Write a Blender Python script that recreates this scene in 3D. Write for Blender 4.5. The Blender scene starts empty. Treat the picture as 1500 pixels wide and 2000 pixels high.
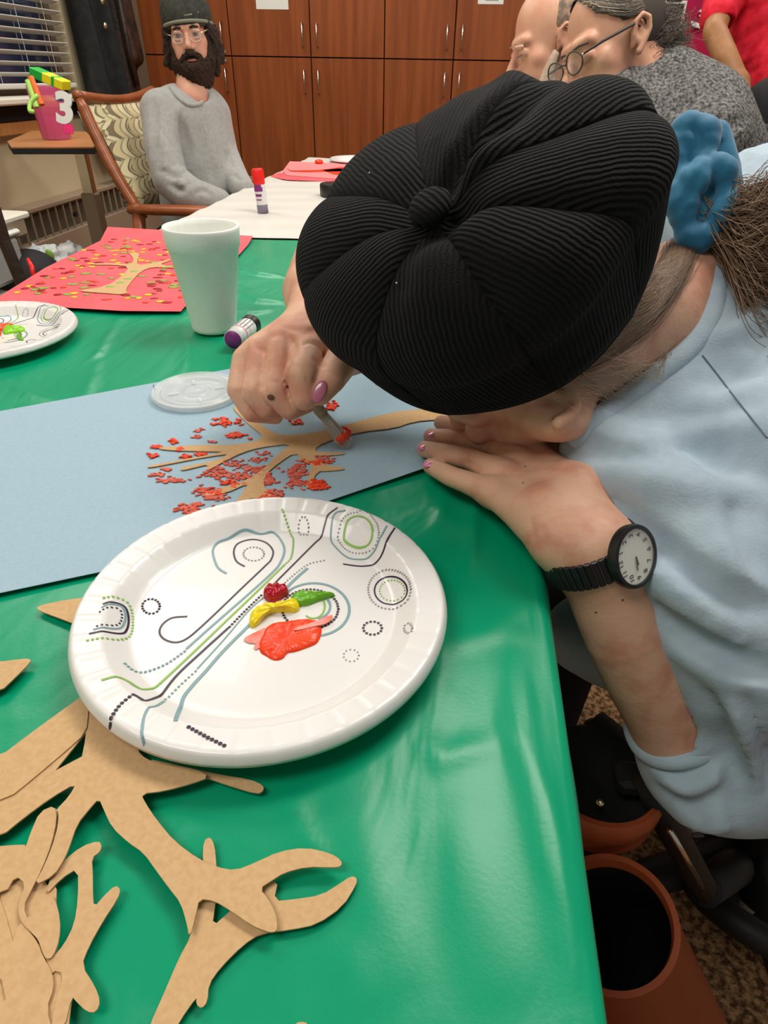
import bpy, math, random
import numpy as np
from mathutils import Vector, Matrix
from mathutils.geometry import tessellate_polygon
from mathutils.bvhtree import BVHTree
random.seed(7); rng = np.random.RandomState(7)
SC = bpy.context.scene; COL = SC.collection
PI = math.pi

# ------------------------------------------------------------------ camera
F_PX = 1224.0; H = 1.06
CC = np.array([750., 1000.])
V1 = np.array([180., -850., F_PX]); V3 = np.array([-35., 1755., F_PX])
dn = V3 / np.linalg.norm(V3)
yv = V1 - (V1 @ dn) * dn; yv /= np.linalg.norm(yv)
upv = -dn; xv = np.cross(yv, upv)
RC = np.array([xv, yv, upv])          # camera (x right, y down, z forward) -> world
cam = bpy.data.cameras.new('camera'); camo = bpy.data.objects.new('camera', cam); COL.objects.link(camo)
cam.sensor_fit = 'HORIZONTAL'; cam.sensor_width = 36; cam.lens = F_PX / 1500 * 36; cam.clip_start = 0.02
M4 = Matrix.Identity(4)
for r in range(3):
    M4[r][0] = RC[r, 0]; M4[r][1] = -RC[r, 1]; M4[r][2] = -RC[r, 2]
M4[2][3] = H
camo.matrix_world = M4
SC.camera = camo

# ------------------------------------------------------------------ world and lights
w = bpy.data.worlds.new('world'); SC.world = w; w.use_nodes = True
w.node_tree.nodes['Background'].inputs[0].default_value = (1.0, 0.95, 0.88, 1)
w.node_tree.nodes['Background'].inputs[1].default_value = 0.22
SC.view_settings.view_transform = 'Standard'; SC.view_settings.look = 'None'
SC.view_settings.gamma = 1; SC.view_settings.use_curve_mapping = False
SC.view_settings.exposure = 0.0
def area(name, loc, size, power, col=(1, 0.955, 0.89)):
    l = bpy.data.lights.new(name, 'AREA'); l.shape = 'RECTANGLE'; l.size, l.size_y = size; l.energy = power; l.color = col
    o = bpy.data.objects.new(name, l); o.location = loc; COL.objects.link(o); return o
LAMPS = [(0.55, 1.35, 30), (-1.35, 1.9, 16), (0.9, 3.3, 20), (-1.0, 3.5, 17), (-0.9, -0.3, 17)]
for lx, ly, lp in LAMPS:
    area('ceiling_lamp_light', (lx, ly, 2.52), (1.15, 0.55), lp)

# ------------------------------------------------------------------ picture helpers
def ray(px, py): return RC @ np.array([px - CC[0], py - CC[1], F_PX])
def P(px, py, z=0.75):
    d = ray(px, py); t = (z - H) / d[2]; return np.array([0, 0, H]) + t * d
def PY(px, py, y):
    d = ray(px, py); return np.array([0, 0, H]) + (y / d[1]) * d
def PX(px, py, x):
    d = ray(px, py); return np.array([0, 0, H]) + (x / d[0]) * d
def W(px, py, d): return np.array([0, 0, H]) + RC @ (np.array([px - CC[0], py - CC[1], F_PX]) * d / F_PX)
def CD(x, y, z):
    v = RC @ np.array([x, y, z], float); return v / np.linalg.norm(v)

# ------------------------------------------------------------------ materials
def mat(name, col, rough=0.6, spec=0.5, metal=0.0, col2=None, nscale=20, ndetail=4, bump=0.0, bscale=60, bdist=0.002,
        stretch=None, trans=0.0, alpha=1.0, sss=0.0, emit=None, sheen=0.0, coat=0.0, ramp=(0.35, 0.65), btype='NOISE', ior=1.45):
    m = bpy.data.materials.new(name); m.use_nodes = True; nt = m.node_tree; b = nt.nodes['Principled BSDF']
    b.inputs['Base Color'].default_value = (*col, 1); b.inputs['Roughness'].default_value = rough
    b.inputs['Specular IOR Level'].default_value = spec; b.inputs['Metallic'].default_value = metal
    b.inputs['Transmission Weight'].default_value = trans; b.inputs['Alpha'].default_value = alpha
    b.inputs['IOR'].default_value = ior; b.inputs['Coat Weight'].default_value = coat
    b.inputs['Sheen Weight'].default_value = sheen
    if sss: 
        b.inputs['Subsurface Weight'].default_value = sss; b.inputs['Subsurface Radius'].default_value = (1, .35, .2); b.inputs['Subsurface Scale'].default_value = .006
    if emit: b.inputs['Emission Color'].default_value = (*emit[0], 1); b.inputs['Emission Strength'].default_value = emit[1]
    tc = nt.nodes.new('ShaderNodeTexCoord'); mp = nt.nodes.new('ShaderNodeMapping')
    nt.links.new(tc.outputs['Object'], mp.inputs[0])
    if stretch: mp.inputs['Scale'].default_value = stretch
    if col2:
        n = nt.nodes.new('ShaderNodeTexNoise'); n.inputs['Scale'].default_value = nscale; n.inputs['Detail'].default_value = ndetail
        nt.links.new(mp.outputs[0], n.inputs['Vector'])
        r = nt.nodes.new('ShaderNodeValToRGB'); r.color_ramp.elements[0].position = ramp[0]; r.color_ramp.elements[1].position = ramp[1]
        r.color_ramp.elements[0].color = (*col, 1); r.color_ramp.elements[1].color = (*col2, 1)
        nt.links.new(n.outputs['Fac'], r.inputs[0]); nt.links.new(r.outputs[0], b.inputs['Base Color'])
    if bump:
        n2 = nt.nodes.new('ShaderNodeTexNoise'); n2.inputs['Scale'].default_value = bscale; n2.inputs['Detail'].default_value = 5
        nt.links.new(mp.outputs[0], n2.inputs['Vector'])
        bp = nt.nodes.new('ShaderNodeBump'); bp.inputs['Strength'].default_value = bump; bp.inputs['Distance'].default_value = bdist
        nt.links.new(n2.outputs['Fac'], bp.inputs['Height']); nt.links.new(bp.outputs[0], b.inputs['Normal'])
    return m
M = {}
M['wood'] = mat('cherry_laminate', (.20, .048, .011), .42, .35, col2=(.28, .074, .018), nscale=3.2, ndetail=7, stretch=(9, 9, .55), bump=.05, bscale=30)
M['wood_dark'] = mat('dark_reveal', (.03, .008, .004), .7)
M['chairwood'] = mat('chair_cherry_wood', (.25, .065, .018), .32, .5, col2=(.33, .095, .028), nscale=6, stretch=(2, 2, 8))
M['tabletopwood'] = mat('honey_laminate', (.46, .18, .055), .35, col2=(.56, .25, .085), nscale=8, stretch=(1, 8, 1))
M['wallpaint'] = mat('cream_wall_paint', (.60, .50, .31), .8, col2=(.64, .54, .35), nscale=3, bump=.1, bscale=200)
M['browntrim'] = mat('taupe_trim', (.17, .115, .075), .7)
M['heater'] = mat('taupe_enamel', (.33, .25, .17), .5)
M['heater_slot'] = mat('heater_slot_dark', (.10, .078, .05), .8)
M['eye_dim'] = mat('shaded_eye', (.28, .20, .16), .3)
M['black'] = mat('black_plastic', (.012, .012, .013), .35)
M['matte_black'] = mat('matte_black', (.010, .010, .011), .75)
M['coat'] = mat('black_coat_cloth', (.010, .011, .011), .8, .3, col2=(.018, .019, .018), nscale=30, bump=.3, bscale=90)
M['leather'] = mat('dark_brown_leather', (.055, .022, .012), .42, .5, col2=(.012, .009, .007), nscale=14, bump=.5, bscale=40, bdist=.004)
M['chrome'] = mat('brushed_nickel', (.75, .72, .66), .25, metal=1)
M['gold'] = mat('pale_metal', (.8, .68, .5), .3, metal=1)
M['blind'] = mat('blind_slat_vinyl', (.62, .60, .54), .45)
M['cord'] = mat('blind_cord', (.7, .68, .62), .8)
M['night'] = mat('night_glass', (.015, .018, .035), .08, .8, col2=(.05, .07, .16), nscale=2.5)
M['sill'] = mat('sill_white', (.72, .68, .58), .5)
M['carpet'] = mat('brown_carpet', (.13, .065, .028), .95, .1, col2=(.55, .31, .15), nscale=95, ndetail=3, bump=.9, bscale=220, bdist=.01, ramp=(.4, .62))
M['ceil'] = mat('ceiling_tile', (.75, .73, .68), .9)
M['lampface'] = mat('lamp_diffuser', (.9, .9, .85), .5, emit=((1, .94, .84), 2.0))
M['white_cloth'] = mat('white_plastic_tablecloth', (.66, .64, .58), .42, .5, bump=.25, bscale=14, bdist=.006)
M['bluepaper'] = mat('powder_blue_paper', (.31, .445, .53), .85, .25, col2=(.34, .475, .56), nscale=350, bump=.15, bscale=500, bdist=.0004)
M['redpaper'] = mat('coral_red_paper', (.83, .105, .125), .8, .25, col2=(.87, .13, .15), nscale=12)
M['pinkpaper'] = mat('pink_paper', (.85, .25, .26), .8, .2)
M['kraft'] = mat('kraft_card', (.56, .355, .175), .85, .25, col2=(.61, .40, .205), nscale=320, ndetail=3, bump=.15, bscale=400, bdist=.0003)
M['kraft_edge'] = M['kraft']
M['redpaint'] = mat('orange_red_paint', (.80, .040, .006), .25, .4, col2=(.84, .075, .018), nscale=60, bump=.5, bscale=130, bdist=.002)
M['thinred'] = mat('thin_red_paint', (.66, .090, .050), .4, .4, col2=(.72, .17, .12), nscale=90, bump=.4, bscale=200, bdist=.001)
M['pinkwash'] = mat('thin_pink_paint', (.82, .36, .31), .35, .5, col2=(.82, .12, .07), nscale=50)
M['crimson'] = mat('crimson_paint', (.42, .004, .018), .15, .6)
M['green'] = mat('leaf_green_paint', (.13, .40, .008), .2, .6, bump=.4, bscale=120)
M['lime'] = mat('lime_paint', (.25, .62, .01), .2, .6, bump=.4, bscale=160)
M['yellow'] = mat('yellow_paint', (.85, .68, .01), .2, .6, bump=.3, bscale=120)
M['cream'] = mat('cream_wash', (.8, .68, .55), .5)
M['plate'] = mat('coated_paper_plate', (.76, .745, .725), .28, .5, coat=.15, bump=.06, bscale=60, bdist=.001)
M['ink_purple'] = mat('ink_dark_purple', (.035, .018, .04), .35)
M['ink_teal'] = mat('ink_grey_teal', (.20, .34, .37), .35)
M['ink_green'] = mat('ink_green', (.24, .46, .07), .35)
M['ink_grey'] = mat('ink_grey', (.27, .27, .27), .4)
M['foam'] = mat('white_foam', (.86, .87, .82), .6, .35, sss=.0, bump=.12, bscale=300, bdist=.0006, col2=(.89, .90, .85), nscale=120)
M['lid'] = mat('translucent_lid', (.83, .87, .87), .2, .5, alpha=.42)
M['glue_white'] = mat('glue_label_white', (.8, .8, .78), .35)
M['purple'] = mat('purple_glue', (.24, .03, .22), .4)
M['redcap'] = mat('red_cap', (.85, .02, .015), .35)
M['greyink'] = mat('label_grey', (.25, .22, .3), .5)
M['skin'] = mat('fair_skin', (.58, .27, .18), .5, .4, col2=(.69, .41, .28), nscale=30, sss=.1, bump=.3, bscale=230, bdist=.0012, ramp=(.36, .56))
M['skin_red'] = mat('rosy_skin', (.60, .27, .19), .48, .4, col2=(.68, .36, .25), nscale=40, sss=.12, bump=.18, bscale=230, bdist=.001)
M['skin_m'] = mat('pale_skin', (.62, .33, .22), .5, .4, col2=(.56, .25, .17), nscale=14, sss=.1)
M['skin_old'] = mat('older_skin', (.66, .37, .24), .45, .45, col2=(.62, .30, .20), nscale=26, sss=.1, bump=.12, bscale=70, bdist=.003)
M['skin_tan'] = mat('tan_skin', (.40, .19, .08), .5, .4, col2=(.30, .13, .05), nscale=20, sss=.08)
M['nail'] = mat('pink_nail_polish', (.75, .22, .38), .18, .6, coat=.5)
M['nail_mauve'] = mat('mauve_nail', (.42, .12, .20), .25, .6, coat=.4)
M['lip'] = mat('lip', (.5, .16, .13), .45)
M['eye'] = mat('eye_white', (.7, .66, .6), .2)
M['iris'] = mat('iris_dark', (.03, .02, .015), .15)
M['mole'] = mat('brown_mark', (.12, .055, .03), .6)
M['sweater'] = mat('pale_blue_fleece', (.36, .46, .54), .85, .2, sheen=.2, col2=(.41, .51, .585), nscale=60, bump=.35, bscale=420, bdist=.0012)
M['seam'] = mat('seam_dark_blue', (.16, .20, .25), .9)  # seam line, a darker blue-grey than the sweatshirt cloth
M['greysweat'] = mat('heather_grey_fleece', (.30, .295, .28), .9, .2, sheen=.2, col2=(.35, .345, .325), nscale=90, bump=.4, bscale=200, bdist=.002)
M['knit'] = mat('charcoal_marled_knit', (.045, .043, .043), .95, .15, col2=(.27, .26, .245), nscale=170, ndetail=8, bump=.6, bscale=150, bdist=.006, ramp=(.36, .72))
M['redshirt'] = mat('red_shirt_cloth', (.60, .006, .022), .75, .3, col2=(.75, .02, .045), nscale=40, bump=.4, bscale=18, bdist=.02)
M['darkpants'] = mat('dark_trousers', (.012, .012, .015), .85)
M['scrunchie'] = mat('teal_velvet', (.012, .135, .26), .6, .25, sheen=.35, col2=(.03, .21, .36), nscale=24, bump=.2, bscale=80)
M['hair'] = mat('ash_brown_hair', (.22, .135, .08), .5, .4)
M['hair_lt'] = mat('pale_blonde_hair', (.50, .38, .27), .45, .4)
M['hair_dk'] = mat('near_black_hair', (.018, .010, .008), .6, .35, col2=(.035, .02, .014), nscale=60, bump=.8, bscale=120, bdist=.008)
M['beard'] = mat('dark_brown_beard', (.022, .013, .008), .75, .25, col2=(.05, .028, .016), nscale=90, bump=1.0, bscale=140, bdist=.01)
M['hair_grey'] = mat('grey_hair', (.22, .19, .16), .5, .4)
M['hair_greydk'] = mat('dark_grey_hair', (.075, .06, .05), .55, .4)
M['stubble'] = mat('grey_stubble', (.52, .42, .34), .8, .2, col2=(.62, .45, .33), nscale=120, bump=.5, bscale=200)
M['greyfuzz'] = mat('thin_grey_hair', (.16, .12, .09), .7, .3, col2=(.50, .31, .21), nscale=60, bump=.5, bscale=160, ramp=(.40, .66))
M['cap'] = mat('olive_grey_knit', (.030, .032, .026), .85, .3, col2=(.055, .057, .045), nscale=70, bump=.5, bscale=150)
M['captrim'] = mat('sage_trim', (.20, .21, .15), .8)
M['glasslens'] = mat('spectacle_lens', (.9, .9, .9), .05, .5, alpha=.10)
M['terracotta'] = mat('terracotta_plastic', (.42, .085, .028), .4, .5, bump=.1, bscale=200)
M['rubber'] = mat('black_rubber', (.014, .014, .014), .55)
M['steel'] = mat('grey_steel', (.35, .34, .33), .35, metal=1)
M['greyplastic'] = mat('grey_clear_plastic', (.5, .5, .48), .35, alpha=.7)
M['whiteplastic'] = mat('white_plastic', (.72, .72, .66), .4)
M['bag'] = mat('thin_plastic_bag', (.62, .62, .58), .35, col2=(.35, .4, .42), nscale=16, bump=.8, bscale=20, bdist=.02)
M['pinkplastic'] = mat('translucent_pink_plastic', (.75, .14, .32), .25, .5, alpha=.5)
M['orange'] = mat('orange_plastic', (.9, .18, .03), .4)
M['yellowp'] = mat('yellow_plastic', (.95, .85, .02), .4)
M['greenp'] = mat('bright_green_plastic', (.01, .48, .05), .4)
M['limep'] = mat('lime_plastic', (.45, .8, .15), .4)
M['amber'] = mat('amber_plastic', (.95, .42, .03), .4)
M['bluep'] = mat('blue_print', (.04, .12, .5), .5)
M['magenta'] = mat('magenta_print', (.8, .02, .16), .5)
M['paperwhite'] = mat('white_paper', (.72, .72, .66), .7)
M['board'] = mat('crimson_board_paper', (.34, .008, .055), .8, .2, col2=(.42, .012, .06), nscale=10)
M['hatknit'] = None

def cloth_green():
    m = mat('green_plastic_tablecloth', (.0, .30, .155), .30, .5)
    nt = m.node_tree; b = nt.nodes['Principled BSDF']; b.inputs['Base Color'].default_value = (.0, .30, .145, 1); b.inputs['Specular IOR Level'].default_value = .35
    tc = nt.nodes.new('ShaderNodeTexCoord'); mp = nt.nodes.new('ShaderNodeMapping'); nt.links.new(tc.outputs['Object'], mp.inputs[0])
    mp.inputs['Rotation'].default_value = (0, 0, .5); mp.inputs['Scale'].default_value = (1.6, .6, 1)
    n = nt.nodes.new('ShaderNodeTexNoise'); n.inputs['Scale'].default_value = 9; n.inputs['Detail'].default_value = 3; n.inputs['Distortion'].default_value = .8
    nt.links.new(mp.outputs[0], n.inputs['Vector'])
    n2 = nt.nodes.new('ShaderNodeTexNoise'); n2.inputs['Scale'].default_value = 400; nt.links.new(tc.outputs['Object'], n2.inputs['Vector'])
    b1 = nt.nodes.new('ShaderNodeBump'); b1.inputs['Strength'].default_value = .55; b1.inputs['Distance'].default_value = .007
    nt.links.new(n.outputs['Fac'], b1.inputs['Height'])
    b2 = nt.nodes.new('ShaderNodeBump'); b2.inputs['Strength'].default_value = .15; b2.inputs['Distance'].default_value = .0004
    nt.links.new(n2.outputs['Fac'], b2.inputs['Height']); nt.links.new(b1.outputs[0], b2.inputs['Normal']); nt.links.new(b2.outputs[0], b.inputs['Normal'])
    return m
M['green_cloth'] = cloth_green()

def ribbed():
    m = mat('black_ribbed_knit', (.006, .006, .0065), .85, .15, sheen=.03)
    nt = m.node_tree; b = nt.nodes['Principled BSDF']
    b.inputs['Sheen Roughness'].default_value = .5
    uv = nt.nodes.new('ShaderNodeUVMap'); uv.uv_map = 'UVMap'
    sx = nt.nodes.new('ShaderNodeSeparateXYZ'); nt.links.new(uv.outputs[0], sx.inputs[0])
    n = nt.nodes.new('ShaderNodeTexNoise'); n.inputs['Scale'].default_value = 45; n.inputs['Detail'].default_value = 6; nt.links.new(uv.outputs[0], n.inputs['Vector'])
    wob = nt.nodes.new('ShaderNodeMath'); wob.operation = 'MULTIPLY_ADD'; wob.inputs[1].default_value = .0045
    nt.links.new(n.outputs['Fac'], wob.inputs[0]); nt.links.new(sx.outputs[0], wob.inputs[2])
    mu = nt.nodes.new('ShaderNodeMath'); mu.operation = 'MULTIPLY'; mu.inputs[1].default_value = 2 * PI / .0042
    nt.links.new(wob.outputs[0], mu.inputs[0])
    s = nt.nodes.new('ShaderNodeMath'); s.operation = 'SINE'; nt.links.new(mu.outputs[0], s.inputs[0])
    bp = nt.nodes.new('ShaderNodeBump'); bp.inputs['Strength'].default_value = .8; bp.inputs['Distance'].default_value = .0009
    nt.links.new(s.outputs[0], bp.inputs['Height'])
    fz = nt.nodes.new('ShaderNodeTexNoise'); fz.inputs['Scale'].default_value = 700; nt.links.new(uv.outputs[0], fz.inputs['Vector'])
    b2 = nt.nodes.new('ShaderNodeBump'); b2.inputs['Strength'].default_value = .7; b2.inputs['Distance'].default_value = .0012
    nt.links.new(fz.outputs['Fac'], b2.inputs['Height']); nt.links.new(bp.outputs[0], b2.inputs['Normal']); nt.links.new(b2.outputs[0], b.inputs['Normal'])
    mx = nt.nodes.new('ShaderNodeMix'); mx.data_type = 'RGBA'
    mr = nt.nodes.new('ShaderNodeMapRange'); mr.inputs[1].default_value = -1; nt.links.new(s.outputs[0], mr.inputs[0])
    nt.links.new(mr.outputs[0], mx.inputs[0]); mx.inputs[6].default_value = (.0025, .0025, .003, 1); mx.inputs[7].default_value = (.007, .007, .007, 1)
    nt.links.new(mx.outputs[2], b.inputs['Base Color'])
    return m
M['hatknit'] = ribbed()

# ------------------------------------------------------------------ object helpers
def tag(o, label=None, cat=None, group=None, kind=None):
    if label: o['label'] = label
    if cat: o['category'] = cat
    if group: o['group'] = group
    if kind: o['kind'] = kind
    return o
def mesh(name, verts, faces, m, parent=None, smooth=False, uv=None):
    me = bpy.data.meshes.new(name); me.from_pydata([tuple(map(float, v)) for v in verts], [], [tuple(map(int, f)) for f in faces])
    me.materials.append(M[m] if isinstance(m, str) else m)
    if smooth: me.polygons.foreach_set('use_smooth', [True] * len(me.polygons))
    me.update()
    o = bpy.data.objects.new(name, me); COL.objects.link(o)
    if parent is not None: o.parent = parent; o.matrix_parent_inverse = parent.matrix_world.inverted()
    return o
def empty(name, loc, label=None, cat=None, group=None):
    o = bpy.data.objects.new(name, None); o.location = tuple(map(float, loc)); o.empty_display_size = .02; COL.objects.link(o)
    o.matrix_world = Matrix.Translation(Vector(tuple(map(float, loc))))
    return tag(o, label, cat, group)
class MB:
    def __init__(s): s.v = []; s.f = []
    def add(s, v, f):
        n = len(s.v); s.v += [tuple(map(float, p)) for p in v]; s.f += [tuple(int(i) + n for i in q) for q in f]; return s
    def box(s, c, d, R=None, bev=0.0):
        c = np.array(c, float); d = np.array(d, float) / 2; b = min(bev, *(d * .95)) if bev else 0
        vs = []; fs = []
        if b <= 0:
            for x in (-1, 1):
                for y in (-1, 1):
                    for z in (-1, 1): vs.append((x * d[0], y * d[1], z * d[2]))
            fs = [(0, 1, 3, 2), (4, 6, 7, 5), (0, 4, 5, 1), (2, 3, 7, 6), (0, 2, 6, 4), (1, 5, 7, 3)]
        else:
            ix = {}
            for x in (-1, 1):
                for y in (-1, 1):
                    for z in (-1, 1):
                        for a in range(3):
                            p = [x * (d[0] - b), y * (d[1] - b), z * (d[2] - b)]; p[a] = (x, y, z)[a] * d[a]
                            ix[(x, y, z, a)] = len(vs); vs.append(tuple(p))
            for a in range(3):
                o1, o2 = [i for i in range(3) if i != a]
                for sg in (-1, 1):
                    q = []
                    for u, v in ((-1, -1), (1, -1), (1, 1), (-1, 1)):
                        k = [0, 0, 0]; k[a] = sg; k[o1] = u; k[o2] = v; q.append(ix[(*k, a)])
                    fl = (sg == 1) ^ (a == 1)
                    fs.append(tuple(q if fl else q[::-1]))
                for u in (-1, 1):
                    for v in (-1, 1):
                        k0 = [0, 0, 0]; k1 = [0, 0, 0]; k0[a] = -1; k1[a] = 1
                        for k in (k0, k1): k[o1] = u; k[o2] = v
                        fs.append((ix[(*k0, o1)], ix[(*k1, o1)], ix[(*k1, o2)], ix[(*k0, o2)]))
            for x in (-1, 1):
                for y in (-1, 1):
                    for z in (-1, 1): fs.append(tuple(ix[(x, y, z, a)] for a in range(3)))
        vs = np.array(vs)
        if R is not None: vs = vs @ np.array(R).T
        return s.add(vs + c, fs)
    def tube(s, pts, r, n=10, cap=True, flat=None):
        pts = [np.array(p, float) for p in pts]; N = len(pts)
        rs = [r] * N if np.isscalar(r) else list(r)
        vs = []; fs = []; up0 = None
        for i, p in enumerate(pts):
            t = pts[min(i + 1, N - 1)] - pts[max(i - 1, 0)]; t /= (np.linalg.norm(t) + 1e-12)
            if up0 is None:
                a = np.array([0, 0, 1.]) if abs(t[2]) < .9 else np.array([1., 0, 0])
            else: a = up0
            u = a - (a @ t) * t; u /= (np.linalg.norm(u) + 1e-12); up0 = u; v = np.cross(t, u)
            for k in range(n):
                an = 2 * PI * k / n; fu = 1 if flat is None else flat
                vs.append(p + rs[i] * (math.cos(an) * u * fu + math.sin(an) * v))
        for i in range(N - 1):
            for k in range(n):
                fs.append((i * n + k, i * n + (k + 1) % n, (i + 1) * n + (k + 1) % n, (i + 1) * n + k))
        if cap: fs.append(tuple(range(n))[::-1]); fs.append(tuple((N - 1) * n + k for k in range(n)))
        return s.add(vs, fs)
    def lathe(s, prof, c=(0, 0, 0), n=48, R=None, cap0=False, cap1=False):
        vs = []; fs = []
        for r, z in prof:
            for k in range(n): a = 2 * PI * k / n; vs.append((r * math.cos(a), r * math.sin(a), z))
        for i in range(len(prof) - 1):
            for k in range(n): fs.append((i * n + k, i * n + (k + 1) % n, (i + 1) * n + (k + 1) % n, (i + 1) * n + k))
        if cap0: fs.append(tuple(range(n))[::-1])
        if cap1: fs.append(tuple((len(prof) - 1) * n + k for k in range(n)))
        vs = np.array(vs)
        if R is not None: vs = vs @ np.array(R).T
        return s.add(vs + np.array(c, float), fs)
    def ball(s, c, r, R=None, nu=16, nv=10):
        r = np.array([r] * 3 if np.isscalar(r) else r, float); vs = [(0, 0, 1)]; fs = []
        for i in range(1, nv):
            for k in range(nu):
                t = PI * i / nv; a = 2 * PI * k / nu; vs.append((math.sin(t) * math.cos(a), math.sin(t) * math.sin(a), math.cos(t)))
        vs.append((0, 0, -1)); L = len(vs) - 1
        for k in range(nu):
            fs.append((0, 1 + k, 1 + (k + 1) % nu)); b0 = 1 + (nv - 2) * nu; fs.append((L, b0 + (k + 1) % nu, b0 + k))
        for i in range(nv - 2):
            for k in range(nu):
                a0 = 1 + i * nu; fs.append((a0 + k, a0 + nu + k, a0 + nu + (k + 1) % nu, a0 + (k + 1) % nu))
        vs = np.array(vs) * r
        if R is not None: vs = vs @ np.array(R).T
        return s.add(vs + np.array(c, float), fs)
    def prism(s, top, th, holes=()):   # top: outline points of the upper face; holes: further loops
        loops = [[np.array(p, float) for p in l] for l in [top, *holes]]
        tri = tessellate_polygon([[Vector((p[0], p[1], 0)) for p in l] for l in loops])
        top = [p for l in loops for p in l]; n = len(top)
        vs = top + [p - np.array([0, 0, th]) for p in top]; fs = []
        for t in tri:
            a, b, c = [top[i] for i in t]; z = np.cross(b - a, c - a)[2]
            t = t if z > 0 else t[::-1]
            fs.append(tuple(t)); fs.append(tuple(i + n for i in t[::-1]))
        o = 0
        for l in loops:
            m = len(l)
            for i in range(m):
                j = o + (i + 1) % m; k = o + i; fs.append((k, k + n, j + n, j))
            o += m
        return s.add(vs, fs)
    def build(s, name, m, parent=None, smooth=False): return mesh(name, s.v, s.f, m, parent, smooth)
def autosmooth(o, ang=40):
    o.data.polygons.foreach_set('use_smooth', [True] * len(o.data.polygons))
    o.data.update()
    try: o.data.set_sharp_from_angle(angle=math.radians(ang))
    except Exception: pass
    return o
def smoothpoly(pts, it=2, closed=True):
    p = [np.array(q, float) for q in pts]
    for _ in range(it):
        o = []
        n = len(p)
        rngi = range(n) if closed else range(n - 1)
        if not closed: o.append(p[0])
        for i in rngi:
            a, b = p[i], p[(i + 1) % n]; o += [a * .75 + b * .25, a * .25 + b * .75]
        if not closed: o.append(p[-1])
        p = o
    return p
def catmull(pts, n=8):
    p = [np.array(q, float) for q in pts]; p = [2 * p[0] - p[1]] + p + [2 * p[-1] - p[-2]]; o = []
    for i in range(1, len(p) - 2):
        for k in range(n):
            t = k / n; a, b, c, d = p[i - 1:i + 3]
            o.append(.5 * ((2 * b) + (c - a) * t + (2 * a - 5 * b + 4 * c - d) * t * t + (3 * b - a - 3 * c + d) * t ** 3))
    o.append(p[-2]); return o
def rotz(a): c, s = math.cos(a), math.sin(a); return np.array([[c, -s, 0], [s, c, 0], [0, 0, 1.]])
def frame_from(z, x=None):
    z = np.array(z, float); z /= np.linalg.norm(z)
    x = np.array([1., 0, 0]) if x is None else np.array(x, float)
    if abs(x @ z) > .98 * np.linalg.norm(x): x = np.array([0, 1., 0])
    x = x - (x @ z) * z; x /= np.linalg.norm(x); y = np.cross(z, x); return np.array([x, y, z]).T

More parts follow.
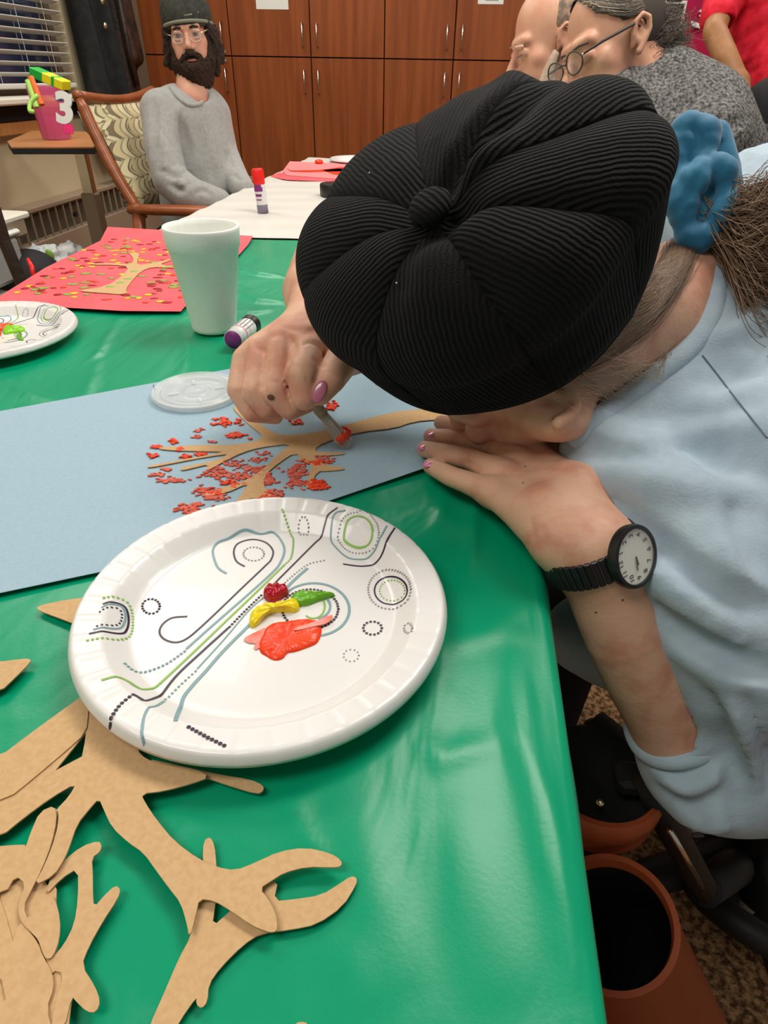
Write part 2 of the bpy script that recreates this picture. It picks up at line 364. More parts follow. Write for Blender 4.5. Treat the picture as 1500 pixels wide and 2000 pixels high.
# ------------------------------------------------------------------ signed-distance sculpting
class SDF:
    def __init__(s, lo, hi, vx):
        s.lo = np.array(lo, float); s.vx = vx; s.n = np.ceil((np.array(hi, float) - s.lo) / vx).astype(int) + 1
        s.ax = [(s.lo[i] + vx * np.arange(s.n[i])).astype(np.float32) for i in range(3)]
        s.D = np.full(tuple(s.n), 1.0, np.float32)
    def _sub(s, lo, hi):
        a = np.clip(np.floor((np.array(lo) - s.lo) / s.vx).astype(int), 0, s.n - 1); b = np.clip(np.ceil((np.array(hi) - s.lo) / s.vx).astype(int) + 1, 1, s.n)
        if np.any(b <= a): return None, None
        sl = tuple(slice(a[i], b[i]) for i in range(3))
        return sl, (s.ax[0][sl[0]][:, None, None], s.ax[1][sl[1]][None, :, None], s.ax[2][sl[2]][None, None, :])
    def _mix(s, sl, d, k, sub):
        o = s.D[sl]
        if sub:
            d = -d; h = np.clip(.5 + .5 * (d - o) / k, 0, 1); s.D[sl] = o * (1 - h) + d * h + k * h * (1 - h)
        else:
            h = np.clip(.5 + .5 * (d - o) / k, 0, 1); s.D[sl] = d * (1 - h) + o * h - k * h * (1 - h)
    def cap(s, a, b, ra, rb=None, k=.008, sub=False):
        rb = ra if rb is None else rb; a = np.array(a, float); b = np.array(b, float); m = max(ra, rb) + max(k, .01) * 1.5 + s.vx * 2
        sl, g = s._sub(np.minimum(a, b) - m, np.maximum(a, b) + m)
        if sl is None: return s
        v = b - a; L = max(v @ v, 1e-12)
        t = np.clip(((g[0] - a[0]) * v[0] + (g[1] - a[1]) * v[1] + (g[2] - a[2]) * v[2]) / L, 0, 1)
        d = np.sqrt((g[0] - a[0] - t * v[0]) ** 2 + (g[1] - a[1] - t * v[1]) ** 2 + (g[2] - a[2] - t * v[2]) ** 2) - (ra + t * (rb - ra))
        s._mix(sl, d.astype(np.float32), k, sub); return s
    def chain(s, pts, rs, k=.008):
        P_ = np.array(pts, float); m = max(rs) + max(k, .01) * 1.5 + s.vx * 2
        sl, g = s._sub(P_.min(0) - m, P_.max(0) + m)
        if sl is None: return s
        best = None
        for i in range(len(pts) - 1):
            a, v = P_[i], P_[i + 1] - P_[i]; L = max(v @ v, 1e-12)
            t = np.clip(((g[0] - a[0]) * v[0] + (g[1] - a[1]) * v[1] + (g[2] - a[2]) * v[2]) / L, 0, 1)
            d = np.sqrt((g[0] - a[0] - t * v[0]) ** 2 + (g[1] - a[1] - t * v[1]) ** 2 + (g[2] - a[2] - t * v[2]) ** 2) - (rs[i] + t * (rs[i + 1] - rs[i]))
            best = d if best is None else np.minimum(best, d)
        s._mix(sl, best.astype(np.float32), k, False); return s
    def ell(s, c, r, R=None, k=.01, sub=False):
        c = np.array(c, float); r = np.array([r] * 3 if np.isscalar(r) else r, float); m = r.max() + max(k, .01) * 1.5 + s.vx * 2
        sl, g = s._sub(c - m, c + m)
        if sl is None: return s
        p = [g[0] - c[0], g[1] - c[1], g[2] - c[2]]
        if R is not None: p = [p[0] * R[0, i] + p[1] * R[1, i] + p[2] * R[2, i] for i in range(3)]
        k0 = np.sqrt((p[0] / r[0]) ** 2 + (p[1] / r[1]) ** 2 + (p[2] / r[2]) ** 2); k1 = np.sqrt((p[0] / r[0] ** 2) ** 2 + (p[1] / r[1] ** 2) ** 2 + (p[2] / r[2] ** 2) ** 2) + 1e-6
        s._mix(sl, (k0 * (k0 - 1) / k1).astype(np.float32), k, sub); return s
    def warp(s, fn, band=.03):
        m = np.abs(s.D) < band; i = np.nonzero(m)
        if len(i[0]): s.D[i] += fn(s.ax[0][i[0]], s.ax[1][i[1]], s.ax[2][i[2]]).astype(np.float32)
        return s
    def cast(s, px, py, off=0.0):
        d = ray(px, py); d = d / np.linalg.norm(d); t = np.arange(.2, 3.2, s.vx * .5); p = np.array([0, 0, H]) + t[:, None] * d + 0
        q = (p - s.lo) / s.vx; ok = ((q > 1) & (q < s.n - 2)).all(1); t = t[ok]; q = q[ok]
        if not len(t): return None
        i = np.floor(q).astype(int); f = q - i; v = 0
        for a in (0, 1):
            for b in (0, 1):
                for c in (0, 1): v = v + s.D[i[:, 0] + a, i[:, 1] + b, i[:, 2] + c] * np.abs(1 - a - f[:, 0]) * np.abs(1 - b - f[:, 1]) * np.abs(1 - c - f[:, 2])
        k = np.nonzero(v < 0)[0]
        return None if not len(k) else np.array([0, 0, H]) + (t[k[0]] + off) * d
    def crease(s, lines, band=.02):
        L = []
        for pts, am, wd in lines:
            q = [s.cast(*p) for p in catmull([np.array([*p, 0.]) for p in pts], 4) for p in [p[:2]]]; q = [x for x in q if x is not None]
            r = [];
            for x in q:
                if r and np.linalg.norm(x - r[-1]) > .05: break
                r.append(x)
            if len(r) > 1: L.append((r, am, wd))
        return s.warp(folds(L), band)
    def surf(s):
        D = s.D; S = D < 0; n = s.n
        D[0], D[-1], D[:, 0], D[:, -1], D[:, :, 0], D[:, :, -1] = [np.maximum(q, .001) for q in (D[0], D[-1], D[:, 0], D[:, -1], D[:, :, 0], D[:, :, -1])]
        S = D < 0
        c = np.zeros(tuple(n - 1), np.uint8)
        for i in (0, 1):
            for j in (0, 1):
                for k in (0, 1): c += S[i:n[0] - 1 + i, j:n[1] - 1 + j, k:n[2] - 1 + k]
        act = np.nonzero((c > 0) & (c < 8)); A = np.array(act).T; N = len(A)
        idx = np.full(tuple(n - 1), -1, np.int32); idx[act] = np.arange(N)
        acc = np.zeros((N, 3)); cnt = np.zeros(N)
        for ax in range(3):
            o = [i for i in range(3) if i != ax]
            for u in (0, 1):
                for v in (0, 1):
                    a = np.zeros(3, int); a[o[0]] = u; a[o[1]] = v; b = a.copy(); b[ax] = 1
                    v0 = D[tuple((A + a).T)]; v1 = D[tuple((A + b).T)]; x = (v0 < 0) != (v1 < 0)
                    t = np.where(x, v0 / np.where(x, v0 - v1, 1), 0)
                    p = np.tile(a.astype(float), (N, 1)); p[:, ax] = t; acc += p * x[:, None]; cnt += x
        V = s.lo + (A + acc / np.maximum(cnt, 1)[:, None]) * s.vx
        Fs = []
        for ax in range(3):
            o = [i for i in range(3) if i != ax]
            sl0 = [slice(None)] * 3; sl1 = [slice(None)] * 3; sl0[ax] = slice(0, -1); sl1[ax] = slice(1, None)
            for q in o: sl0[q] = slice(1, -1); sl1[q] = slice(1, -1)
            s0 = S[tuple(sl0)]; s1 = S[tuple(sl1)]; e = np.array(np.nonzero(s0 != s1)).T; fl = s0[tuple(e.T)]
            for q in o: e[:, q] += 1
            q4 = []
            for u, v in ((0, 0), (1, 0), (1, 1), (0, 1)):
                d = e.copy(); d[:, o[0]] -= u; d[:, o[1]] -= v; q4.append(idx[tuple(d.T)])
            q4 = np.array(q4).T
            if ax == 1: fl = ~fl
            q4[~fl] = q4[~fl][:, ::-1]
            Fs.append(q4)
        Fq = np.concatenate(Fs); Fq = Fq[(Fq >= 0).all(1)]
        return V, Fq
def npmesh(name, parts, m, parent=None):
    V = []; Fq = []; n = 0
    for v, f in parts: V.append(v); Fq.append(f + n); n += len(v)
    V = np.concatenate(V).astype(np.float32); Fq = np.concatenate(Fq).astype(np.int32)
    me = bpy.data.meshes.new(name); me.vertices.add(len(V)); me.vertices.foreach_set('co', V.ravel())
    me.loops.add(Fq.size); me.loops.foreach_set('vertex_index', Fq.ravel()); me.polygons.add(len(Fq))
    me.polygons.foreach_set('loop_start', np.arange(0, Fq.size, 4, dtype=np.int32))
    me.update(calc_edges=True); me.validate(); me.polygons.foreach_set('use_smooth', [True] * len(me.polygons))
    me.materials.append(M[m] if isinstance(m, str) else m)
    o = bpy.data.objects.new(name, me); COL.objects.link(o)
    if parent is not None: o.parent = parent; o.matrix_parent_inverse = parent.matrix_world.inverted()
    return o
def bvh(o):
    me = o.data; return BVHTree.FromPolygons([v.co[:] for v in me.vertices], [p.vertices[:] for p in me.polygons])
def hit(b, px, py, off=0.0):
    d = Vector(ray(px, py)).normalized(); loc, nor, i, ds = b.ray_cast(Vector((0, 0, H)), d)
    if loc is None: return None, None
    if nor.dot(d) > 0: nor = -nor
    return np.array(loc + nor * off), np.array(nor)
def folds(lines, amp=.006, wid=.012):
    """ridges / grooves: each line (points, amp, width) in world space; returns fn for SDF.warp"""
    def fn(x, y, z):
        r = np.zeros(x.shape, np.float32)
        for pts, am, wd in lines:
            best = np.full(x.shape, 9., np.float32); tt = np.zeros(x.shape, np.float32); n = len(pts) - 1
            for i in range(n):
                a = np.array(pts[i]); v = np.array(pts[i + 1]) - a; L = v @ v
                t = np.clip(((x - a[0]) * v[0] + (y - a[1]) * v[1] + (z - a[2]) * v[2]) / L, 0, 1)
                d = np.sqrt((x - a[0] - t * v[0]) ** 2 + (y - a[1] - t * v[1]) ** 2 + (z - a[2] - t * v[2]) ** 2)
                q = d < best; best = np.where(q, d, best); tt = np.where(q, (i + t) / n, tt)
            r += am * np.exp(-(best / wd) ** 2) * np.sin(PI * np.clip(tt, .04, .96)) ** .5
        return r
    return fn
def strands(curves, rad, name, m, parent, n=3):
    mb = MB()
    for c in curves:
        k = len(c); mb.tube(c, [rad * (1 - .7 * i / (k - 1)) for i in range(k)], n, cap=False)
    o = mb.build(name, m, parent, smooth=True); return o

# ================================================================== ROOM
XW = -2.022; YC = 4.4; ZT = 0.75
mesh('floor', [(XW - .1, -2.5, 0), (3.6, -2.5, 0), (3.6, 5.2, 0), (XW - .1, 5.2, 0)], [(0, 1, 2, 3)], 'carpet').__setitem__('kind', 'structure')
# left wall with a window opening
WY0, WY1, WZ0, WZ1 = 1.2, 3.66, .955, 2.1
wl = MB(); y0, y1 = -2.5, 5.1; t = .12
for (a, b, c, d) in ((y0, WY0, 0, 2.6), (WY1, y1, 0, 2.6), (WY0, WY1, 0, WZ0), (WY0, WY1, WZ1, 2.6)):
    wl.box((XW - t / 2, (a + b) / 2, (c + d) / 2), (t, b - a, d - c))
tag(wl.build('wall_left', 'wallpaint'), kind='structure')
wf = MB(); wf.box((1.0, 5.1, 1.3), (6.4, .1, 2.6)); tag(wf.build('wall_far', 'wallpaint'), kind='structure')
win = empty('window_1', (XW - .06, (WY0 + WY1) / 2, WZ0)); win['kind'] = 'structure'
g = MB(); g.box((XW - .10, (WY0 + WY1) / 2, (WZ0 + WZ1) / 2), (.01, WY1 - WY0, WZ1 - WZ0)); g.build('pane', 'night', win)
fr = MB()
for yy in (WY0 + .02, WY1 - .02, 2.43): fr.box((XW - .08, yy, (WZ0 + WZ1) / 2), (.05, .045, WZ1 - WZ0), bev=.004)
for zz in (WZ0 + .02, WZ1 - .02): fr.box((XW - .08, (WY0 + WY1) / 2, zz), (.05, WY1 - WY0, .045), bev=.004)
fr.build('window_frame', 'browntrim', win)
s_ = MB(); s_.box((XW + .035, (WY0 + WY1) / 2, WZ0 - .012), (.17, WY1 - WY0 + .06, .026), bev=.006); s_.build('window_sill', 'sill', win)
bl = empty('window_blind', (XW, 2.43, 1.0), 'white horizontal slat blind lowered over the dark window at left', 'blind')
zs = 1.0; k = 0
slm = MB(); c_, s2 = math.cos(.35), math.sin(.35); Rb = np.array([[c_, 0, -s2], [0, 1, 0], [s2, 0, c_]])
slm.box((0, 0, 0), (.040, WY1 - WY0 - .03, .0028), R=Rb); sl0 = slm.build('slat', 'blind', bl); sl0.location = (XW - .012 - bl.location.x, 0, 1.035 - bl.location.z)
sl0.matrix_parent_inverse = Matrix.Identity(4)
for k in range(1, 27):
    c = sl0.copy(); COL.objects.link(c); c.location.z = sl0.location.z + k * .0405
mbx = MB(); mbx.box((XW - .012, 2.43, .992), (.045, WY1 - WY0 - .03, .02), bev=.005); mbx.build('bottom_rail', 'blind', bl)
cds = MB()
for yy in (1.5, 2.0, 2.55, 3.05, 3.28, 3.5):
    for dx in (-.012, .012): cds.tube([(XW - .012 + dx, yy, .99), (XW - .012 + dx, yy, 2.09)], .0012, 5)
cds.build('ladder_cord', 'cord', bl)
# dark panel and wood ledge below the sill
pn = MB(); pn.box((XW + .015, 2.42, .905), (.03, 2.5, .075)); tag(pn.build('trim_1', 'matte_black'), kind='structure')
pn = MB(); pn.box((XW + .03, 2.20, .842), (.06, 2.1, .045), bev=.004); tag(pn.build('trim_2', 'tabletopwood'), kind='structure')
pn = MB(); pn.box((XW - .004 + .036, YC + .01, 1.3), (.062, .05, 2.6)); tag(pn.build('trim_3', 'browntrim'), kind='structure')
# baseboard heater with grille
ht = empty('baseboard_heater', (XW + .05, 2.6, 0), 'long taupe baseboard heater with slotted grille under the window', 'heater')
m_ = MB(); m_.box((XW + .04, 2.4, .20), (.08, 3.9, .40), bev=.004); m_.box((XW + .04, 2.4, .53), (.08, 3.9, .025), bev=.006); m_.build('casing', 'heater', ht)
m_ = MB(); m_.box((XW + .02, 2.4, .46), (.03, 3.9, .12)); m_.build('recess', 'heater_slot', ht)
f0 = MB().box((0, 0, 0), (.008, .0055, .115)).build('fin', 'heater', ht); f0.matrix_parent_inverse = Matrix.Identity(4)
f0.location = (XW + .074 - ht.location.x, 2.55 - ht.location.y, .46)
for k in range(1, 26):
    c = f0.copy(); COL.objects.link(c); c.location.y = f0.location.y + k * .066
kn = MB(); kn.lathe([(0, .0), (.012, 0), (.012, .012), (0, .012)], (XW + .078, 3.22, .462), 16, R=frame_from((1, 0, 0))); kn.build('valve_knob', 'black', ht)

# ---- cabinets along the far wall
DW = 0.4547
seams = [-1.972, -1.4325, -.9585, -.5320, -.137, .258, .653, 1.05]
ZS = 1.136; ZB = .10; ZTOP = 2.25
def cabinet(xa, xb, label, hinge_pairs, locks):
    cx = (xa + xb) / 2; t_ = empty('storage_cabinet', (cx, YC + .3, 0), label, 'cabinet', 'cherry wood cabinets along the far wall')
    b = MB(); b.box((cx, YC + .31, (ZTOP + ZB) / 2), (xb - xa - .002, .58, ZTOP - ZB)); b.box((cx, YC + .33, ZB / 2), (xb - xa - .01, .5, ZB)); b.build('body', 'wood_dark', t_)
    for (a, c, side) in hinge_pairs:
        for lo, hi, up in ((ZB + .004, ZS - .003, False), (ZS + .003, ZTOP - .004, True)):
            d = MB().box(((a + c) / 2, YC + .009, (lo + hi) / 2), (c - a - .006, .019, hi - lo), bev=.0015).build('door', 'wood', t_)
            hx = (a + .042) if side == 'L' else (c - .042)
            hz = (1.185, 1.292) if up else (1.03 - .045, 1.03 + .055)
            hz = (1.187, 1.293) if up else (.965, 1.075)
            hm = MB(); hm.tube([(hx, YC, hz[0]), (hx, YC - .026, hz[0]), (hx, YC - .026, hz[1]), (hx, YC, hz[1])], .0042, 8); hm.build('handle', 'chrome', d, True)
            if locks:
                lz = 1.157 if up else 1.115
                MB().lathe([(0, 0), (.008, 0), (.008, .006), (0, .006)], (hx + .004, YC, lz), 14, R=frame_from((0, -1, 0))).build('lock', 'chrome', d)
    return t_
cabinet(seams[0], seams[1], 'cherry wood cabinet with small round locks behind the bearded man', [(seams[0], seams[1], 'R')], True)
cabinet(seams[1], seams[3], 'pair of cherry wood cabinet doors with white notice at top, nearest the bearded man', [(seams[1], seams[2], 'R'), (seams[2], seams[3], 'L')], False)
cabinet(seams[3], seams[5], 'cherry wood cabinet doors behind the black cap, second pair from the left', [(seams[3], seams[4], 'R'), (seams[4], seams[5], 'L')], False)
cabinet(seams[5], seams[7], 'cherry wood cabinet behind the bald man, rightmost of the cabinets', [(seams[5], seams[6], 'R'), (seams[6], seams[7], 'L')], False)
def notice(x0, x1, z0, z1, label, marks):
    cx = (x0 + x1) / 2; t_ = empty('paper_notice', (cx, YC - .003, z0), label, 'notice')
    MB().box((cx, YC - .0015, (z0 + z1) / 2), (x1 - x0, .001, z1 - z0)).build('sheet', 'paperwhite', t_)
    mm = MB()
    for (a, b, c, d) in marks: mm.box((x0 + (a + c) / 2, YC - .0024, z0 + (b + d) / 2), (c - a, .0006, d - b))
    mm.build('print', 'ink_grey', t_)
a = PY(501, 18, YC); b = PY(564, 22, YC)
notice(a[0], b[0], a[2], a[2] + .27, 'white printed notice taped on cabinet door right of the bearded man', [(.03, .06, .034, .10), (.05, .07, .056, .10), (.09, .05, .094, .09), (.12, .06, .124, .095), (.02, .045, .15, .048), (.02, .15, .15, .16), (.04, .12, .13, .125)])
a = PY(933, 8, YC); b = PY(983, 8, YC)
notice(a[0], b[0], a[2], a[2] + .23, 'white notice on cabinet door above the black cap near the bald man', [(.04, .015, .11, .02), (.03, .026, .12, .03), (.02, .1, .13, .106)])
# crimson notice board right of the cabinets
bd = empty('notice_board', (1.6, 4.35, 1.1), 'crimson papered notice board with white edged dark picture behind the grey haired woman', 'board')
a = PY(1240, 0, 4.35)[0]; b2 = PY(1372, 100, 4.35)[0]
MB().box(((a + 2.6) / 2, 4.37, 1.62), (2.6 - a, .03, 1.22)).build('backing', 'board', bd)
p0 = PY(1290, 30, 4.34); p1 = PY(1336, 18, 4.34); p2 = PY(1327, 60, 4.34)
pic = MB().box(((p0[0] + p1[0]) / 2, 4.35, (p1[2] + p2[2]) / 2 - .06), (p1[0] - p0[0] + .02, .006, .28)).build('picture_border', 'paperwhite', bd)
MB().box(((p0[0] + p1[0]) / 2, 4.345, (p1[2] + p2[2]) / 2 - .06), (p1[0] - p0[0] - .005, .006, .255)).build('picture', 'leather', pic)
p0 = PY(1310, 0, 4.34); MB().box((p0[0] + .02, 4.345, p0[2] + .06), (.075, .006, .13)).build('dark_picture', 'matte_black', bd)
for q in ([(1363, 22), (1400, 0), (1398, 14), (1368, 24)], [(1365, 30), (1392, 16), (1388, 24), (1366, 33)], [(1348, 40), (1372, 48), (1368, 56), (1352, 52)]):
    v = [PY(x, y, 4.34) for x, y in q]; v2 = [p - np.array([0, .004, 0]) for p in v]
    mesh('paper_scrap', v + v2, [(3, 2, 1, 0), (4, 5, 6, 7), (0, 1, 5, 4), (1, 2, 6, 5), (2, 3, 7, 6), (3, 0, 4, 7)], 'paperwhite', bd)
# ceiling lamps
for i, (lx, ly, lp) in enumerate(LAMPS):
    t_ = empty('ceiling_lamp', (lx, ly, 2.6), ['rectangular ceiling lamp above the black capped woman', 'rectangular ceiling lamp above the patterned armchair', 'rectangular ceiling lamp above the grey haired woman', 'rectangular ceiling lamp nearest the leftmost cabinet', 'rectangular ceiling lamp nearest the kraft cutout pile'][i], 'lamp', 'ceiling lamps above the tables')
    MB().box((lx, ly, 2.575), (1.2, .6, .05)).build('housing', 'ceil', t_); MB().box((lx, ly, 2.546), (1.14, .54, .008)).build('diffuser', 'lampface', t_)

# ---- coats on the left wall
def coat(name, label, y0, y1, z0, z1, th, m, lean=0.0, parts=()):
    t_ = empty(name, (XW + .06, (y0 + y1) / 2, z0), label, 'coat')
    S = SDF((XW - .0, y0 - .06, z0 - .03), (XW + .3, y1 + .1, z1 + .06), .008)
    yc = (y0 + y1) / 2; hw = (y1 - y0) / 2
    for f in (-.7, -.25, .25, .7):
        S.cap((XW + .05 + th * .2, yc + f * hw * .6, z1 - .05), (XW + .07 + th * .4, yc + f * hw, z0 + .05), th * .5, th * .75, .05)
    S.cap((XW + .07 + th, yc + hw * .2, z1 - .18), (XW + .09 + th, yc + hw * .5, z0 + .3), .035, .045, .03)
    S.warp(lambda x, y, z: .008 * np.sin(y * 75 + z * 4))
    b = npmesh('coat_body', [S.surf()], m, t_)
    for p in parts: p(t_)
    return t_
coat('hanging_coat', 'long black coat hanging on wall beside the window blind', 3.64, 3.86, .66, 1.75, .075, 'coat')
def trimz(t_):
    MB().tube([(XW + .14, 3.99, 1.7), (XW + .15, 4.0, 1.15), (XW + .16, 4.01, .99)], .016, 8).build('leather_edge', 'leather', t_, True)
    MB().tube([PY(205, 0, 4.0) + (0, 0, .2), PY(205, 5, 4.0), PY(213, 52, 4.0)], .003, 6).build('zip', 'chrome', t_, True)
    for q in ((200, 2), (206, 50)):
        MB().ball(PX(*q, XW + .19), (.008, .014, .014)).build('button', 'gold', t_, True)
coat('leather_jacket', 'dark brown leather jacket with pale round buttons hanging left of the cabinets', 4.0, 4.10, .82, 1.75, .05, 'leather', parts=(trimz,))
coat('hanging_coat', 'black garment hanging lowest behind the patterned chair', 3.98, 4.12, .50, .76, .08, 'coat')

# ================================================================== TABLES
def table(name, label, x0, x1, ya, yb):
    t_ = empty(name, ((x0 + x1) / 2, (ya + yb) / 2, 0), label, 'table')
    MB().box(((x0 + x1) / 2, (ya + yb) / 2, ZT - .022), (x1 - x0, yb - ya, .03), bev=.006).build('tabletop', 'browntrim', t_)
    for sx in (x0 + .06, x1 - .06):
        for sy in (ya + .15, yb - .15): MB().tube([(sx, sy, 0), (sx, sy, ZT - .037)], .016, 12).build('leg', 'steel', t_, True)
table('folding_table', 'folding table under the green tablecloth', -.74, .076, -.34, 1.47)
table('folding_table', 'folding table under the white tablecloth', -.715, .076, 1.51, 3.14)
def tablecloth(name, label, x0, x1, ya, yb, m, drop, hf, nx=150, ny=260, z=ZT, ends=(True, True), side='LR'):
    # sheet over the top, rounded over the edges, hanging down
    def prof(lo, hi, n, dl, dh):
        # arc-length param to (coordinate, dz)
        r = .012; o = []
        if dl:
            for s in np.linspace(drop, .02, 8): o.append((lo - .004, -s, -1))
            for a in np.linspace(0, PI / 2, 5): o.append((lo - .004 + r * (1 - math.cos(a)), -r + r * math.sin(a), 0))
        for s in np.linspace(lo + (r if dl else 0), hi - (r if dh else 0), n): o.append((s, 0, 0))
        if dh:
            for a in np.linspace(PI / 2, 0, 5): o.append((hi + .004 - r * (1 - math.cos(a)), -r + r * math.sin(a), 0))
            for s in np.linspace(.02, drop, 8): o.append((hi + .004, -s, 1))
        return o
    px = prof(x0, x1, nx, 'L' in side, 'R' in side); py = prof(ya, yb, ny, ends[0], ends[1])
    vs = []
    for (x, dzx, sx) in px:
        for (y, dzy, sy) in py:
            dz = min(dzx, dzy); f = abs(dz)
            ox = sx * (.012 * math.sin(y * 38) + .02) * min(1, f * 5) if sx else 0
            oy = sy * (.012 * math.sin(x * 38) + .02) * min(1, f * 5) if sy else 0
            vs.append((x + ox, y + oy, z + dz + (hf(x, y) if f < .001 else 0)))
    ny_ = len(py); fs = [(i * ny_ + j, (i + 1) * ny_ + j, (i + 1) * ny_ + j + 1, i * ny_ + j + 1) for i in range(len(px) - 1) for j in range(ny_ - 1)]
    o = mesh(name, vs, fs, m, smooth=True); tag(o, label, 'tablecloth'); return o
GF = []   # fold lines on the green cloth: (pts, amp, width)
def gl(pts, amp, wid): GF.append((np.array([P(*p)[:2] for p in pts]), amp, wid))
gl([(1010, 1240), (1020, 1420), (1090, 1700), (1150, 2000)], .0035, .010)
gl([(1060, 1100), (1080, 1250), (1120, 1420)], .0025, .008)
gl([(700, 1560), (720, 1700), (800, 1990)], .0022, .016)
gl([(900, 1560), (940, 1760), (1000, 2000)], .0022, .018)
gl([(820, 1430), (860, 1480), (980, 1440)], .0015, .008)
gl([(560, 1560), (600, 1640), (640, 1680)], .0015, .006)
gl([(150, 720), (190, 690), (230, 620)], .003, .006)
gl([(190, 690), (175, 750), (150, 800)], .003, .008)
gl([(0, 730), (60, 770), (130, 790)], .003, .010)
gl([(460, 520), (510, 535), (560, 540)], .005, .010)
gl([(462, 560), (510, 585), (560, 590)], .005, .012)
gl([(460, 600), (500, 610), (540, 600)], .003, .008)
gl([(360, 720), (370, 680), (350, 640)], .002, .008)
gl([(0, 1560), (60, 1640), (100, 1800)], .0014, .012)
gl([(930, 950), (925, 1040), (905, 1130)], .003, .006)
gl([(870, 950), (860, 1010), (850, 1040)], .0015, .006)
gl([(1030, 1170), (960, 1230), (870, 1260)], .0015, .010)
gl([(640, 1830), (690, 1900), (700, 2000)], .0012, .010)
def hgreen(x, y):
    h = .0009 * math.sin(x * 21 + 3 * math.sin(y * 9)) + .0006 * math.sin(y * 33 + x * 12)
    for pts, am, wd in GF:
        if x < pts[:, 0].min() - 3 * wd or x > pts[:, 0].max() + 3 * wd or y < pts[:, 1].min() - 3 * wd or y > pts[:, 1].max() + 3 * wd: continue
        best = 9; tt = 0; n = len(pts) - 1
        for i in range(n):
            a = pts[i]; v = pts[i + 1] - a; t = max(0, min(1, ((x - a[0]) * v[0] + (y - a[1]) * v[1]) / (v @ v)))
            d = math.hypot(x - a[0] - t * v[0], y - a[1] - t * v[1])
            if d < best: best = d; tt = (i + t) / n
        h += am * math.exp(-(best / wd) ** 2) * math.sin(PI * min(max(tt, .05), .95)) ** .6
    return h - .002
tablecloth('tablecloth', 'green plastic tablecloth covering the near table', -.745, .082, -.36, 1.485, 'green_cloth', .16, hgreen, 210, 400, z=ZT, ends=(True, False))
def hwhite(x, y): return .0012 * math.sin(y * 46 + 2.2 * math.sin(x * 5)) + .0008 * math.sin(x * 30 + y * 17)
tablecloth('tablecloth', 'white plastic tablecloth covering the far table', -.72, .082, 1.492, 3.15, 'white_cloth', .22, hwhite, 60, 150, z=ZT + .001, ends=(False, True))

# ================================================================== ART SHEETS
def sheet(name, label, pts, m, z, th=.0005, cat='artwork', wav=.0004):
    t_ = empty(name, np.mean(pts, 0), label, cat)
    p = [np.array([q[0], q[1], z]) for q in pts]
    MB().prism(p, th).build('paper', m, t_); return t_
def C6(l): return [(250 + x / 2.3077, 600 + y / 2.3077) for x, y in l]
bz = .7532
e0 = P(300, 1095, bz); e1 = P(870, 900, bz); f0_ = P(0, 805, bz); f1_ = P(440, 722, bz)
dirn = (P(440, 722, bz) - P(0, 805, bz)); dirn = dirn[:2] / np.linalg.norm(dirn[:2])
ea = P(-230, 1206, bz)[:2]; fa = P(-300, 858, bz)[:2]
eb = e1[:2] ; fb = P(905, 640, bz)[:2]
blue = sheet('painting', 'pale blue paper painting with brown tree cutout and red leaf dabs, being painted', [(*ea, bz), (*P(300, 1095, bz)[:2], bz), (*eb, bz), (*fb, bz), (*P(440, 722, bz)[:2], bz), (*fa, bz)], 'bluepaper', bz)
TREE = [(1480, 455), (1250, 462), (1100, 495), (950, 540), (820, 568), (740, 578), (665, 572), (610, 535), (530, 480), (470, 440), (480, 465), (540, 525), (610, 578), (590, 600), (480, 622), (330, 620), (200, 628), (130, 632), (160, 642), (300, 648), (440, 650), (380, 662), (220, 692), (85, 714), (92, 724), (230, 697), (330, 678), (420, 664), (455, 662), (400, 688), (330, 704), (235, 722), (240, 736), (300, 722), (365, 706), (345, 736), (375, 728), (440, 690), (520, 652), (600, 630), (740, 612), (690, 650), (620, 720), (540, 778), (430, 812), (345, 838), (350, 850), (440, 838), (545, 790), (520, 830), (475, 888), (500, 893), (568, 850), (610, 890), (665, 882), (640, 840), (608, 800), (622, 750), (680, 700), (755, 652), (785, 690), (830, 705), (815, 760), (798, 818), (822, 806), (852, 738), (905, 737), (978, 730), (970, 721), (890, 712), (860, 690), (832, 668), (900, 667), (975, 662), (970, 653), (845, 655), (850, 625), (930, 592), (1050, 560), (1200, 545), (1290, 514), (1400, 505), (1480, 500)]
tp = smoothpoly(C6(TREE), 1)
MB().prism([P(x, y, bz + .0016) for x, y in tp], .0007).build('tree_cutout', 'kraft', blue)
def dabs(spots, base_z, n, sx, sy, name, m, parent, px=True, ht=.0009, ang=None, jit=1.0):
    mb = MB()
    for (cx, cy, rx, ry, k) in spots:
        for _ in range(k):
            x = cx + rng.normal() * rx * .45; y = cy + rng.normal() * ry * .45
            c = P(x, y, base_z); a = rng.uniform(-.5, .9) if ang is None else ang
            s = rng.uniform(.55, 1.25)
            mb.ball(c, (sx * s, sy * s * rng.uniform(.6, 1.2), ht * rng.uniform(.6, 1.3)), R=rotz(a), nu=8, nv=4)
    o = mb.build(name, m, parent, smooth=True); o['kind'] = 'stuff'; return o
sp = [(440, 520, 70, 22, 22), (490, 578, 50, 16, 14), (765, 518, 26, 10, 6), (915, 450, 26, 22, 10), (130, 630, 30, 8, 6), (115, 668, 26, 10, 6), (205, 605, 20, 14, 7), (235, 640, 16, 10, 5), (265, 672, 30, 14, 8), (325, 660, 28, 12, 8), (460, 790, 60, 20, 10), (380, 835, 50, 14, 10), (850, 800, 60, 22, 24), (850, 700, 50, 14, 14), (620, 850, 40, 16, 6), (450, 910, 30, 12, 8)]
dabs([(*C6([(a, b)])[0], c / 2.3, d / 2.3, int(k * 2.0)) for a, b, c, d, k in sp], bz + .0012, 0, .0034, .0015, 'thick_paint_dabs', 'redpaint', blue)
